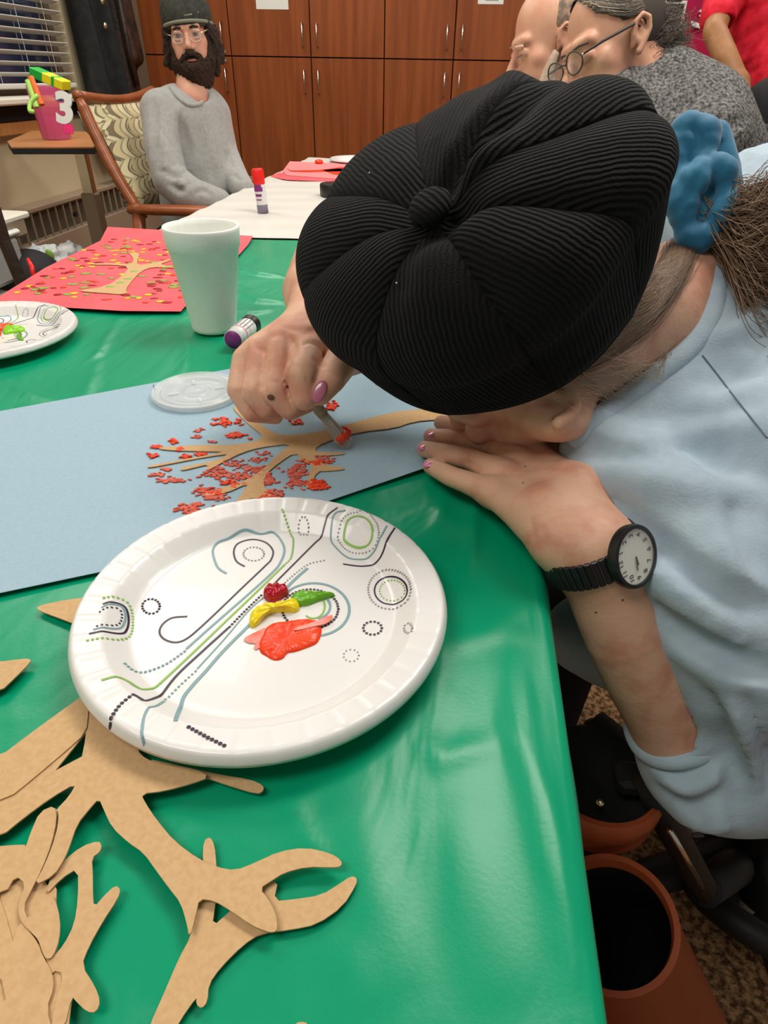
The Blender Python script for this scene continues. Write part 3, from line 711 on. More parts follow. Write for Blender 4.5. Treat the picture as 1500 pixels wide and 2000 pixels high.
sp2 = [(315, 555, 28, 10, 5), (315, 582, 24, 8, 5), (385, 606, 22, 6, 4), (610, 660, 40, 12, 5), (585, 690, 50, 14, 7), (480, 705, 60, 20, 12), (400, 745, 70, 26, 26), (130, 755, 40, 10, 8), (170, 730, 26, 8, 5), (205, 780, 80, 12, 16), (500, 760, 70, 20, 20), (560, 730, 60, 20, 14), (330, 825, 40, 22, 16), (400, 855, 60, 16, 16), (260, 905, 46, 16, 14), (310, 930, 60, 18, 20), (310, 890, 40, 10, 8), (640, 780, 40, 16, 12), (660, 840, 50, 22, 18), (600, 760, 50, 40, 18), (760, 740, 60, 40, 26), (760, 790, 50, 30, 20), (860, 690, 60, 20, 16), (640, 865, 46, 18, 12), (470, 900, 60, 14, 10)]
dabs([(*C6([(a, b)])[0], c / 2.3, d / 2.3, int(k * 2.2)) for a, b, c, d, k in sp2], bz + .0008, 0, .0028, .0013, 'thin_paint_dabs', 'thinred', blue)
MB().tube([P(300, 752, bz + .001), P(301, 758, bz + .001), P(306, 764, bz + .001)], .0005, 6).build('loose_hair', 'matte_black', blue)

rz_ = .7535
rp = [P(-40, 592, rz_), P(0, 578, rz_), P(90, 522, rz_), P(196, 470, rz_), P(210, 443, rz_), P(330, 450, rz_), P(494, 461, rz_), P(484, 478, rz_), P(470, 494, rz_), P(360, 600, rz_), P(353, 608, rz_), P(240, 607, rz_), P(-60, 590, rz_)]
red = sheet('painting', 'coral red paper painting with tree cutout and yellow dabs beside the foam cup', rp, 'redpaper', rz_)
RT = [(380, 418), (520, 398), (600, 345), (632, 302), (560, 292), (440, 292), (440, 286), (560, 285), (635, 291), (656, 270), (640, 245), (620, 224), (655, 240), (684, 234), (672, 260), (668, 295), (740, 285), (845, 262), (835, 270), (775, 290), (835, 300), (835, 308), (745, 302), (690, 322), (650, 362), (614, 410), (619, 438), (500, 430), (420, 424)]
MB().prism([P(x / 2.5, 400 + y / 2.5, rz_ + .0016) for x, y in smoothpoly(RT, 1)], .0007).build('tree_cutout', 'kraft', red)
def scatter(n, m, sx, sy, name):
    mb = MB(); k = 0
    quad = [(20, 572), (205, 462), (470, 478), (345, 595)]
    while k < n:
        u, v = rng.rand(2); a = np.array(quad[0]) * (1 - u) * (1 - v) + np.array(quad[1]) * (1 - u) * v + np.array(quad[2]) * u * v + np.array(quad[3]) * u * (1 - v)
        mb.ball(P(*a, rz_ + .0004), (1.5 * sx * rng.uniform(.6, 1.2), 1.5 * sy * rng.uniform(.6, 1.2), .0007), R=rotz(rng.uniform(-.4, .4)), nu=8, nv=4); k += 1
    o = mb.build(name, m, red, True); o['kind'] = 'stuff'
scatter(75, 'crimson', .0055, .004, 'dark_red_dabs'); scatter(55, 'yellow', .0052, .0042, 'yellow_dabs'); scatter(45, 'ink_green', .0058, .0042, 'olive_dabs'); scatter(35, 'redpaint', .005, .004, 'orange_dabs')
for (px_, py_) in ((250, 545), (235, 552), (215, 560), (262, 530), (300, 512), (330, 520)):
    MB().ball(P(px_, py_, rz_ + .0016), (.008, .005, .0008)).build('leaf_dab', 'ink_green', red, True)

# pink papers on the far table
def flat(name, label, pts, m, z, th=.0006, cat='paper'):
    o = MB().prism([P(x, y, z) for x, y in pts], th).build(name, m); tag(o, label, cat); return o
flat('paper_sheet', 'pink paper at the front of the stack on the white table', [(528, 345), (545, 337), (650, 343), (700, 350), (690, 356), (560, 351)], 'redpaper', .7535)
flat('paper_sheet', 'lighter pink paper behind on the white table, with a red painted stripe', [(552, 334), (566, 315), (700, 320), (690, 352), (560, 342)], 'pinkpaper', .7550)
st = MB()
for q in ([(560, 328), (565, 333), (620, 332), (640, 330), (665, 326), (690, 328), (690, 334), (640, 335), (600, 336), (570, 335)], [(630, 332), (660, 329), (690, 330), (690, 345), (650, 340)]):
    st.prism([P(x, y, .7560) for x, y in q], .0008)
tag(st.build('red_paint_smear', 'redpaint'), 'glossy red paint smear across the pink paper on the far table', 'paint')

# ================================================================== CUTOUT PILE
def C8(l): return [(x / 2, 1150 + y / 2) for x, y in l]
def cutout(label, pts, z, it=1, hole=None):
    pp = smoothpoly(C8(pts), it)
    o = MB().prism([P(x, y, z) for x, y in pp], .0009, [] if hole is None else [[P(x, y, z) for x, y in C8(hole)]]).build('tree_cutout', 'kraft')
    return tag(o, label, 'paper cutout', 'loose kraft cutouts in the pile')
cutout('kraft tree cutout with broad claw shaped branches, lowest piece reaching right', [(585, 1704), (640, 1580), (700, 1440), (742, 1365), (765, 1270), (778, 1208), (800, 1130), (792, 1060), (795, 985), (820, 968), (838, 1000), (845, 1080), (848, 1150), (842, 1225), (828, 1322), (900, 1258), (960, 1200), (1010, 1172), (1088, 1133), (1068, 1220), (1150, 1213), (1255, 1197), (1330, 1150), (1370, 1122), (1394, 1128), (1392, 1155), (1340, 1240), (1240, 1310), (1140, 1331), (1020, 1345), (950, 1390), (860, 1480), (815, 1545), (810, 1612), (788, 1640), (765, 1622), (770, 1590), (700, 1690), (640, 1800), (560, 1800)], .7530)
cutout('pointed kraft cutout tip poking out left of the decorated plate', [(400, 26), (260, 42), (165, 62), (143, 72), (150, 84), (220, 110), (300, 140), (350, 168), (460, 200), (460, 60)], .7532)
cutout('kraft cutout point at the left edge above the pile', [(-230, 292), (0, 285), (80, 274), (116, 272), (120, 286), (60, 345), (0, 402), (-230, 450)], .7532)
cutout('narrow kraft branch tip sticking out beneath the bottom of the plate', [(560, 660), (700, 690), (850, 724), (980, 745), (1030, 768), (1028, 790), (1005, 801), (900, 770), (800, 735), (640, 720)], .7530)
cutout('slim kraft cutout with two prongs below the trunk fork', [(250, 1060), (320, 1005), (385, 984), (397, 1002), (390, 1028), (358, 1050), (362, 1110), (362, 1180), (366, 1246), (410, 1195), (450, 1158), (471, 1172), (460, 1210), (400, 1300), (345, 1400), (318, 1470), (370, 1550), (392, 1610), (375, 1655), (340, 1652), (300, 1615), (280, 1590), (250, 1720), (190, 1760), (220, 1600), (250, 1500), (205, 1490), (190, 1540), (163, 1540), (150, 1470), (135, 1400), (160, 1382), (205, 1440), (250, 1390), (290, 1310), (305, 1210), (305, 1090), (240, 1130), (175, 1200), (200, 1120)], .7542)
cutout('kraft cutout lying flat at the bottom left corner of the pile', [(-230, 1020), (0, 1005), (60, 1000), (110, 1000), (60, 1070), (70, 1110), (30, 1170), (-10, 1180), (30, 1300), (60, 1420), (40, 1500), (60, 1600), (60, 1720), (-230, 1760)], .7536)
cutout('large kraft cutout in the bottom left with curved trunk', [(-230, 1440), (0, 1450), (50, 1380), (78, 1296), (110, 1330), (150, 1385), (170, 1440), (205, 1500), (210, 1560), (180, 1640), (215, 1760), (-230, 1760), (30, 1640), (0, 1490)], .7550)
cutout('kraft cutout branch crossing over the lower left of the pile', [(155, 870), (215, 845), (222, 900), (200, 1000), (165, 1090), (120, 1180), (90, 1240), (110, 1300), (180, 1190), (215, 1210), (235, 1290), (232, 1370), (205, 1440), (180, 1446), (165, 1420), (150, 1370), (120, 1340), (80, 1298), (70, 1250), (78, 1215), (100, 1150), (60, 1120), (20, 1190), (-230, 1230), (-230, 1030), (60, 1060), (100, 1010), (120, 950)], .7556)
big = [(352, 400), (345, 410), (200, 505), (100, 578), (0, 655), (-230, 715), (-230, 1010), (0, 970), (95, 892), (200, 815), (300, 757), (270, 810), (215, 868), (232, 870), (220, 960), (175, 1080), (130, 1160), (210, 1120), (248, 1060), (270, 1010), (300, 920), (350, 858), (386, 818), (404, 860), (436, 930), (500, 990), (560, 1030), (610, 1100), (665, 1175), (705, 1225), (728, 1300), (740, 1366), (765, 1270), (778, 1210), (838, 1218), (900, 1256), (980, 1312), (1040, 1338), (1070, 1342), (1084, 1328), (1078, 1270), (1050, 1215), (1014, 1170), (1060, 1140), (1110, 1108), (1200, 1085), (1300, 1088), (1332, 1085), (1336, 1062), (1290, 1032), (1190, 1010), (1090, 1026), (1000, 1068), (920, 1100), (850, 1088), (775, 1055), (680, 985), (610, 900), (570, 840), (550, 800), (640, 790), (750, 760), (820, 735), (760, 700), (640, 690), (570, 665), (535, 630), (520, 520), (500, 420)]
cutout('biggest kraft tree cutout with hub and long trunk, topmost of the pile', big, .7568, 1, [(336, 560), (215, 711), (240, 697), (320, 655), (331, 600)])
cutout('kraft branch lying over the broad band left of the trunk hub', [(345, 400), (345, 480), (336, 562), (255, 634), (120, 748), (30, 820), (-230, 890), (-230, 705), (0, 655), (100, 578), (200, 505)], .7578, 1)
cutout('kraft piece at the bottom of the pile filling its left side', [(-230, 1178), (25, 1172), (62, 1110), (40, 1090), (60, 1060), (108, 1000), (150, 880), (225, 850), (232, 900), (215, 1000), (190, 1080), (170, 1160), (222, 1150), (218, 1240), (236, 1300), (226, 1400), (205, 1445), (175, 1440), (140, 1385), (100, 1345), (60, 1420), (20, 1470), (40, 1560), (60, 1640), (60, 1760), (-230, 1760)], .7530, 1)
cutout('broad kraft trunk end under the pronged piece at the bottom edge', [(-230, 1440), (20, 1450), (80, 1420), (136, 1400), (150, 1470), (163, 1543), (190, 1543), (215, 1490), (262, 1400), (318, 1472), (280, 1592), (262, 1760), (-230, 1760)], .7533, 1)
cutout('small kraft tip showing at the bottom edge right of the pile', [(1140, 1760), (1150, 1700), (1175, 1690), (1205, 1697), (1215, 1760)], .7530, 1)
# ================================================================== PLATES
RP = .1222
def plate_z(r):
    x = r / RP
    if x < .70: return .0015
    if x < .73: t = (x - .70) / .03; return .0015 + .0012 * t * t
    if x < .82: return .0027 + .0090 * (x - .73) / .09
    if x < .85: t = (x - .82) / .03; return .0117 + .0016 * (1 - (1 - t) ** 2)
    if x < .965: return .0133 + .0022 * (x - .85) / .115
    t = (x - .965) / .035; return .0155 - .0055 * t * t

def make_plate(c, label, rot=0):
    t_ = empty('paper_plate', c, label, 'plate')
    nr = [0, .1, .3, .5, .66, .70, .71, .72, .73, .75, .78, .80, .82, .83, .84, .85, .88, .91, .94, .965, .975, .985, .993, 1.0]; n = 280; vs = []; fs = []
    for x in nr:
        for k in range(n):
            a = 2 * PI * k / n; z = plate_z(x * RP)
            if x > .70: z -= .00045 * min(1, (x - .7) / .15) * (1 if (k % 7) == 0 else 0)
            vs.append((x * RP * math.cos(a), x * RP * math.sin(a), z))
    L = len(nr)
    for i in range(L - 1):
        for k in range(n): fs.append((i * n + k, i * n + (k + 1) % n, (i + 1) * n + (k + 1) % n, (i + 1) * n + k)[::-1] if False else (i * n + k, (i + 1) * n + k, (i + 1) * n + (k + 1) % n, i * n + (k + 1) % n))
    # underside shell
    b0 = len(vs)
    for x, z in ((1.0, plate_z(RP) - .0025), (.985, plate_z(RP) - .0010), (.93, .0128), (.83, .0105), (.71, .0003), (0, .0003)):
        for k in range(n): a = 2 * PI * k / n; vs.append((x * RP * math.cos(a), x * RP * math.sin(a), z))
    seq = [L - 1] + [L + i for i in range(6)]
    for i in range(len(seq) - 1):
        for k in range(n): fs.append((seq[i] * n + k, seq[i + 1] * n + k, seq[i + 1] * n + (k + 1) % n, seq[i] * n + (k + 1) % n))
    vs = np.array(vs) + np.array(c)
    o = mesh('dish', vs, fs, 'plate', t_, smooth=True); return t_
PC = np.array([-.112, .300, .7585]); plate1 = make_plate(PC, 'white paper plate with swirl line print and four paint blobs in front')
PC2 = np.array([-.645, .776, .7535]); plate2 = make_plate(PC2, 'white swirl printed paper plate at the left edge with lime paint')
def to_plate(px, py):
    z = PC[2] + .0015
    for _ in range(6):
        q = P(px, py, z); r = math.hypot(q[0] - PC[0], q[1] - PC[1]); z = PC[2] + plate_z(min(r, RP))
    d = q[:2] - PC[:2]; r = np.linalg.norm(d)
    if r > RP * .992: d *= RP * .992 / r
    return d
def C7(l): return [(150 + x / 1.875, 950 + y / 1.875) for x, y in l]
PR = {'ink_purple': MB(), 'ink_teal': MB(), 'ink_green': MB(), 'ink_grey': MB()}
def pl_line(pts, m, wd, dotted=False, smooth=True, closed=False):
    wd *= 1.35
    c = C7(pts); c = [np.array(to_plate(*q)) for q in c]
    if closed: c = c + [c[0]]
    if smooth and len(c) > 2: c = catmull([np.append(q, 0) for q in c], 8); c = [q[:2] for q in c]
    # resample
    seg = [0]; 
    for i in range(1, len(c)): seg.append(seg[-1] + np.linalg.norm(c[i] - c[i - 1]))
    L = seg[-1]; stp = .0026 if dotted else .0015; N = max(2, int(L / stp)); mb = PR[m]
    xs = np.interp(np.linspace(0, L, N + 1), seg, [q[0] for q in c]); ys = np.interp(np.linspace(0, L, N + 1), seg, [q[1] for q in c])
    def z(x, y): return plate_z(math.hypot(x, y)) + .00035
    if dotted:
        for x, y in zip(xs, ys):
            r = wd * .62; v = [(x, y, z(x, y) + .0002)] + [(x + r * math.cos(a), y + r * math.sin(a), z(x + r * math.cos(a), y + r * math.sin(a))) for a in np.arange(8) * PI / 4]
            mb.add(v, [(0, 1 + i, 1 + (i + 1) % 8) for i in range(8)])
    else:
        v = []
        for i in range(N + 1):
            a = max(0, i - 1); b = min(N, i + 1); tx, ty = xs[b] - xs[a], ys[b] - ys[a]; l = math.hypot(tx, ty) + 1e-9; nx, ny = -ty / l * wd / 2, tx / l * wd / 2
            for s in (1, -1): v.append((xs[i] + s * nx, ys[i] + s * ny, z(xs[i] + s * nx, ys[i] + s * ny)))
        mb.add(v, [(2 * i, 2 * i + 1, 2 * i + 3, 2 * i + 2) for i in range(N)])
def ring(cx, cy, rx, ry, m, wd, dotted, a0=0, a1=360, rot=0):
    n = 16; pts = []
    for k in range(n + (0 if a1 - a0 >= 360 else 1)):
        a = math.radians(a0 + (a1 - a0) * k / n); x, y = rx * math.cos(a), ry * math.sin(a); r = math.radians(rot)
        pts.append((cx + x * math.cos(r) - y * math.sin(r), cy + x * math.sin(r) + y * math.cos(r)))
    pl_line(pts, m, wd, dotted, closed=a1 - a0 >= 360)
T, K, G_, Y_ = 'ink_teal', 'ink_purple', 'ink_green', 'ink_grey'
pl_line([(548, 320), (515, 295), (498, 240), (510, 190), (550, 150), (610, 128), (670, 132), (720, 158), (752, 205), (760, 240), (745, 280), (720, 312), (640, 385), (560, 455), (480, 525), (400, 597)], T, .0013)
pl_line([(615, 294), (585, 275), (575, 240), (590, 210), (640, 195), (690, 205), (718, 235), (712, 268), (690, 292), (610, 368), (530, 445), (450, 520), (400, 560), (360, 572), (320, 560), (303, 535), (315, 505), (350, 482), (405, 477)], K, .0010)
pl_line([(760, 288), (650, 395), (540, 500), (420, 615), (305, 722), (270, 742), (235, 742), (190, 715), (150, 698), (90, 710)], G_, .0012)
pl_line([(752, 85), (780, 140), (793, 200), (785, 260), (760, 288)], G_, .0012, True)
pl_line([(955, 78), (920, 105), (895, 160), (870, 210), (790, 290), (710, 370)], K, .0010)
pl_line([(675, 400), (615, 458), (560, 515)], K, .0012, True)
pl_line([(556, 518), (460, 605), (360, 700), (265, 783), (240, 780), (215, 765)], K, .0012)
pl_line([(208, 763), (160, 800), (130, 840), (120, 875)], K, .0014, True)
pl_line([(735, 370), (640, 445), (540, 560), (440, 670)], T, .0008)
pl_line([(435, 678), (380, 728), (325, 780)], T, .0010, True)
pl_line([(322, 786), (290, 805), (262, 812), (245, 850), (238, 900), (243, 943)], T, .0011)
pl_line([(845, 300), (800, 340), (720, 420), (620, 520), (540, 600), (470, 680), (420, 735), (385, 790), (362, 860)], T, .0017)
pl_line([(178, 650), (210, 675), (260, 678), (330, 650), (395, 605)], T, .0012, True)
pl_line([(905, 272), (850, 285), (800, 320), (755, 360)], Y_, .0009, True)
ring(868, 452, 130, 97, T, .0014, False, -150, 78)
ring(855, 450, 103, 72, K, .0013, True); ring(862, 440, 66, 48, T, .0012, False, -90, 70); ring(866, 440, 42, 44, G_, .0010, False, -60, 130)
ring(1030, 165, 53, 56, G_, .0012, False); ring(1030, 170, 76, 76, Y_, .0009, True)
pl_line([(985, 88), (945, 100), (928, 150), (945, 220), (990, 260), (1040, 268), (1085, 240), (1110, 190), (1135, 145)], T, .0010)
pl_line([(975, 285), (1040, 293), (1095, 280), (1120, 240), (1140, 190), (1165, 155)], K, .0010)
ring(1145, 378, 78, 72, Y_, .0010, True); ring(1150, 382, 60, 51, K, .0008, False); ring(1155, 382, 46, 38, G_, .0008, True)
ring(1083, 520, 34, 24, K, .0012, True); ring(1213, 520, 15, 18, Y_, .0009, True); ring(1005, 620, 28, 22, Y_, .0007, True); ring(828, 122, 19, 20, Y_, .0009, True)
ring(272, 440, 32, 27, K, .0012, True); ring(648, 248, 38, 25, Y_, .0010, True)
pl_line([(75, 512), (140, 510), (162, 495), (165, 465), (150, 447), (110, 445), (85, 460)], K, .0009, True)
pl_line([(60, 525), (150, 522), (175, 500), (178, 465), (160, 437), (115, 432), (90, 445)], T, .0009)
pl_line([(45, 540), (155, 540), (184, 525), (190, 480), (175, 440), (130, 424), (95, 432)], K, .0009)
pl_line([(40, 565), (100, 556), (160, 562), (200, 540), (205, 480), (190, 430), (150, 408), (100, 408)], G_, .0011, True)
pl_line([(410, 882), (470, 915), (540, 950)], K, .0015, True)
for k, mb in PR.items():
    mb2 = MB(); mb2.add([tuple(np.array(v) + PC) for v in mb.v], mb.f); mb2.build('printed_lines', k, plate1)['kind'] = 'stuff'
    a = math.radians(18); Rz = rotz(0.0)
    mb3 = MB(); mb3.add([tuple(Rz @ np.array(v) + PC2) for v in mb.v], mb.f); mb3.build('printed_lines', k, plate2)['kind'] = 'stuff'
def blob(name, label, pts, m, h=.004, parent_z=None, C=C7, z0=None, tops=(), cat='paint'):
    z0 = PC[2] + .0016 if z0 is None else z0
    o = [P(x, y, z0) for x, y in C(pts)]; o = smoothpoly(o, 2); c = np.mean(o, 0); n = len(o); vs = []; fs = []
    lv = [(1, 0), (.97, .45), (.86, .85), (.6, 1.0), (.3, .92)]
    for s, hh in lv:
        for q in o:
            d = q - c; jit = 1 + .25 * math.sin(q[0] * 900) * math.cos(q[1] * 700) if 0 < hh else 1
            vs.append(c + d * s + np.array([0, 0, h * hh * jit]))
    vs.append(c + np.array([0, 0, h * .9]))
    for i in range(len(lv) - 1):
        for k in range(n): fs.append((i * n + k, i * n + (k + 1) % n, (i + 1) * n + (k + 1) % n, (i + 1) * n + k))
    for k in range(n): fs.append(((len(lv) - 1) * n + k, (len(lv) - 1) * n + (k + 1) % n, len(vs) - 1))
    ob = mesh(name, vs, fs, m, smooth=True); tag(ob, label, cat); return ob
blob('paint_blob', 'dark red paint drop on the front plate', [(682, 400), (690, 378), (720, 368), (750, 375), (775, 378), (778, 398), (760, 408), (735, 425), (705, 425), (688, 415)], 'crimson', .0065)
blob('paint_blob', 'green paint streak with pointed tail on the front plate', [(780, 415), (800, 397), (840, 395), (880, 398), (920, 402), (955, 400), (920, 412), (880, 424), (850, 438), (810, 440), (788, 432)], 'green', .005)
blob('paint_blob', 'bright yellow paint curl on the front plate', [(628, 505), (640, 465), (665, 450), (700, 443), (750, 440), (780, 433), (800, 427), (818, 432), (815, 460), (790, 464), (740, 462), (700, 470), (680, 490), (660, 515), (638, 520)], 'yellow', .006)
redp = [(690, 520), (720, 500), (780, 495), (830, 485), (890, 492), (900, 530), (885, 575), (850, 590), (800, 608), (770, 610), (755, 635), (720, 640), (690, 620), (670, 610), (665, 575), (680, 550)]
blob('paint_blob', 'large orange red paint puddle on the front plate', redp, 'redpaint', .0022)
pw = MB(); pw.prism([P(x, y, PC[2] + .0024) for x, y in smoothpoly(C7([(606, 558), (650, 535), (700, 512), (700, 560), (660, 600), (645, 590), (660, 575), (625, 572)]), 1)], .0004)
pw.prism([P(x, y, PC[2] + .0044) for x, y in smoothpoly(C7([(860, 500), (930, 468), (940, 475), (920, 500), (870, 512), (790, 530), (800, 515)]), 1)], .0006)
tag(pw.build('paint_smear', 'pinkwash'), 'thin pink paint smears at the edges of the orange red puddle', 'paint')
CA = lambda l: [(x / 6.667, 400 + y / 6.667) for x, y in l]
zp = PC2[2] + .0016
blob('paint_blob', 'lime green paint on the plate at the left edge', [(35, 1640), (60, 1590), (120, 1575), (200, 1595), (280, 1600), (340, 1618), (320, 1650), (250, 1665), (160, 1675), (90, 1690), (45, 1690)], 'lime', .004, C=CA, z0=zp)
blob('paint_blob', 'red paint behind the lime paint on the left plate', [(-60, 1600), (0, 1575), (60, 1565), (140, 1565), (200, 1580), (100, 1600), (40, 1640), (-60, 1650)], 'redpaint', .004, C=CA, z0=zp)
blob('paint_blob', 'small green paint speck on the left plate', [(220, 1690), (270, 1690), (300, 1750), (315, 1770), (250, 1770), (225, 1740)], 'green', .003, C=CA, z0=zp)
blob('paint_blob', 'orange paint at the very left edge on the left plate', [(-60, 1650), (20, 1645), (20, 1700), (-20, 1740), (-60, 1740)], 'redpaint', .003, C=CA, z0=zp)
blob('paint_smear', 'pale cream paint smear on the left plate', [(-60, 1790), (60, 1740), (190, 1705), (210, 1730), (100, 1770), (-60, 1820)], 'cream', .0008, C=CA, z0=zp)

# ================================================================== CUP, LID, GLUE STICKS
cup = empty('foam_cup', (-.350, .872, ZT), 'tall white foam cup without lid beside the red painting', 'cup')
c0 = (-.350, .872, .7512)
MB().lathe([(0, 0), (.0295, 0), (.0315, .002), (.0318, .006), (.0325, .012), (.0470, .112), (.0492, .1135), (.0505, .134), (.0508, .1375), (.0498, .1400), (.0475, .1395), (.0462, .132), (.0440, .108), (.0290, .010), (0, .008)], c0, 64).build('cup_wall', 'foam', cup, True)
MB().lathe([(.0005, 0), (.0332, 0), (.0338, .003), (.0352, .012), (.0358, .0135)], (c0[0], c0[1], c0[2] + .020), 64) # (moulded ring omitted)
lc = P(385, 768, .755); lid = empty('cup_lid', lc, 'translucent plastic cup lid lying on the blue paper by the hand', 'lid')
lz = (lc[0], lc[1], .7537); rl = .0495
MB().lathe([(0, .0035), (.010, .0035), (.011, .0050), (.014, .0050), (.015, .0035), (.034, .0030), (.036, .0060), (.040, .0060), (.041, .0035), (.0455, .0030), (.047, .0075), (rl, .0075), (rl + .0015, .0055), (rl, .0005), (rl - .0015, .0), (rl - .002, .0045), (.046, .0060), (.045, .0022), (.0, .0026)], lz, 72).build('lid_disc', 'lid', lid, True)
for a in range(4): MB().box((lz[0] + .026 * math.cos(a * PI / 2 + .5), lz[1] + .026 * math.sin(a * PI / 2 + .5), lz[2] + .0045), (.012, .004, .002), R=rotz(a * PI / 2 + .5), bev=.0009).build('raised_tab', 'lid', lid)
# purple glue stick lying on its side
g0 = P(464, 662, .764); g1 = P(497, 634, .764); ax_ = (g1 - g0); ax_[2] = 0; ax_ /= np.linalg.norm(ax_)
gs = empty('glue_stick', g0, 'open purple glue stick lying on its side right of the foam cup', 'glue stick')
base = P(455, 664, .7655); base[2] = .7655; Rg = frame_from(ax_, (0, 0, 1)); r_ = .0138
MB().lathe([(0, -.001), (.0118, -.001), (.0122, .001), (.0122, .004)], base, 32, R=Rg).build('glue_tip', 'purple', gs, True)
MB().lathe([(.0122, 0), (.0128, 0), (.0130, .016), (r_, .017), (r_, .050), (.0132, .052)], base, 40, R=Rg).build('tube', 'glue_white', gs, True)
autosmooth(MB().lathe([(.0132, .052), (r_ + .0004, .053), (r_ + .0006, .066), (.012, .068), (0, .068)], base, 40, R=Rg).build('base_cap', 'black', gs))
lab = MB(); lab.lathe([(r_ + .0002, .0175), (r_ + .0002, .019)], base, 40, R=Rg); lab.lathe([(r_ + .0002, .030), (r_ + .0002, .0305)], base, 40, R=Rg); lab.build('red_band', 'redcap', gs)
tx = MB()
for i in range(7):
    for j in range(3):
        aa = .2 + j * .35; s0 = .022 + i * .0042
        p = base + Rg @ np.array([(r_ + .0002) * math.cos(aa), (r_ + .0002) * math.sin(aa), s0]); tx.box(p, (.0006, .0012, .0028), R=Rg)
        p = base + Rg @ np.array([(r_ + .0002) * math.cos(-aa), (r_ + .0002) * math.sin(-aa), s0]); tx.box(p, (.0006, .0012, .0028), R=Rg)
tx.build('label_text', 'greyink', gs)
# standing red-capped glue stick
q = P(514, 415, .752); g2 = empty('glue_stick', q, 'upright glue stick with red cap standing on the white tablecloth', 'glue stick')
ts = frame_from((-.06, 0, 1), (1, 0, 0))
MB().lathe([(0, 0), (.0145, 0), (.0145, .020)], q, 28, R=ts).build('base_cap', 'greyink', g2, True)
MB().lathe([(.0148, .020), (.0148, .072)], q, 28, R=ts).build('tube', 'glue_white', g2, True)
autosmooth(MB().lathe([(.0150, .068), (.0155, .070), (.0155, .100), (.013, .104), (0, .104)], q, 28, R=ts).build('cap', 'redcap', g2))
lt = MB()
for (z, w_, hgt) in ((.062, .7, .006), (.052, .9, .010), (.040, .6, .006), (.031, .5, .003)):
    n = 10; v = []
    for k in range(n + 1):
        a = -PI / 2 - .15 + w_ * (k / n - .5) * 2
        for zz in (z, z + hgt): v.append(q + ts @ np.array([.0151 * math.cos(a), .0151 * math.sin(a), zz]))
    lt.add(v, [(2 * k, 2 * k + 2, 2 * k + 3, 2 * k + 1) for k in range(n)])
lt.build('label_text', 'purple', g2)
# dark round jar lid and far plate
q = P(655, 382, .752); jl = empty('round_tin', q, 'low black round tin on the white tablecloth left of the cap', 'tin')
autosmooth(MB().lathe([(0, 0), (.046, 0), (.047, .002), (.047, .030), (.044, .034), (0, .034)], q, 48).build('tin_body', 'black', jl)); 
fp = np.array([-.47, 3.02, .7525]); pf = make_plate(fp, 'plain white paper plate at the far end of the white table')
ob = MB().ball(P(623, 316, .762), (.018, .018, .009)).build('paint_blob', 'redpaint', None, True); tag(ob, 'red paint lump beside the far plate', 'paint')
ob = MB().ball(P(580, 352, .755), (.004, .003, .002)).build('paint_speck', 'redpaint', None, True); tag(ob, 'tiny red paint speck on the white cloth in front of pink papers', 'paint')
# ================================================================== PEOPLE
def basis(F, U):
    F = np.array(F, float); U = np.array(U, float); F /= np.linalg.norm(F); U = U - (U @ F) * F; U /= np.linalg.norm(U); X = np.cross(F, U); return np.array([X, F, U]).T
def sculpt_head(S, c, R, s=1.0, nose=1.0, jaw=1.0, ears=True, lids=False, k=1.0, fat=1.0):
    def p(x, y, z): return np.array(c) + R @ (np.array([x * fat, y, z]) * s)
    def e(x, y, z, r, kk, sub=False, rot=None):
        S.ell(p(x, y, z), np.array(r) * s * np.array([fat, 1, 1]), R if rot is None else R @ rot, kk * s, sub)
    e(0, -.018, .032, (.073, .094, .084), .01); e(0, .030, -.035, (.056, .060, .080), .03)
    e(0, .032, -.086, (.041 * jaw, .042, .030), .02); e(0, .066, -.102, (.018, .016, .015), .015)
    for q in (-1, 1):
        e(q * .042, .052, -.026, (.022, .020, .020), .02); e(q * .036, .062, -.062, (.020, .02, .026), .02)
        S.cap(p(q * .040, .070, .020), p(q * .010, .082, .018), .011 * s, .010 * s, .012 * s)
        e(q * .032, .092, -.002, (.015, .013, .011), .010, True)
    S.cap(p(0, .082, .006), p(0, .106 * nose ** .3, -.033), .0075 * s, .0115 * s * nose, .010 * s)
    for q in (-1, 1): e(q * .0115, .094, -.038, (.008, .010, .007), .006); 
    S.cap(p(-.018, .086, -.064), p(.018, .086, -.064), .0065 * s, .0065 * s, .006 * s); S.cap(p(0, .089, -.063), p(0, .089, -.065), .007 * s, .007 * s, .006 * s)
    S.cap(p(-.015, .084, -.075), p(.015, .084, -.075), .0075 * s, .0075 * s, .006 * s)
    S.cap(p(-.022, .096, -.0695), p(.022, .096, -.0695), .0022 * s, .0022 * s, .003 * s, True)
    if lids:
        for q in (-1, 1): e(q * .032, .077, -.003, (.0145, .0135, .0125), .004)
    if ears:
        for q in (-1, 1):
            rt = np.array([[math.cos(q * -.35), -math.sin(q * -.35), 0], [math.sin(q * -.35), math.cos(q * -.35), 0], [0, 0, 1]])
            pts = [p(q * x, y, z) for x, y, z in ((.070, .006, -.022), (.075, .002, -.004), (.079, -.004, .014), (.083, -.018, .022), (.084, -.030, .012), (.082, -.028, -.006), (.077, -.016, -.022), (.073, -.004, -.034))]
            S.chain(pts, [.0045 * s] * 4 + [.005 * s] * 2 + [.005 * s, .0065 * s], .005 * s)
            e(q * .073, -.012, -.004, (.006, .016, .022), .006)
            e(q * .082, -.008, -.006, (.005, .006, .009), .004, True)
    return p
def finger(S, pts, rs, k=.003): S.chain(pts, rs, k)
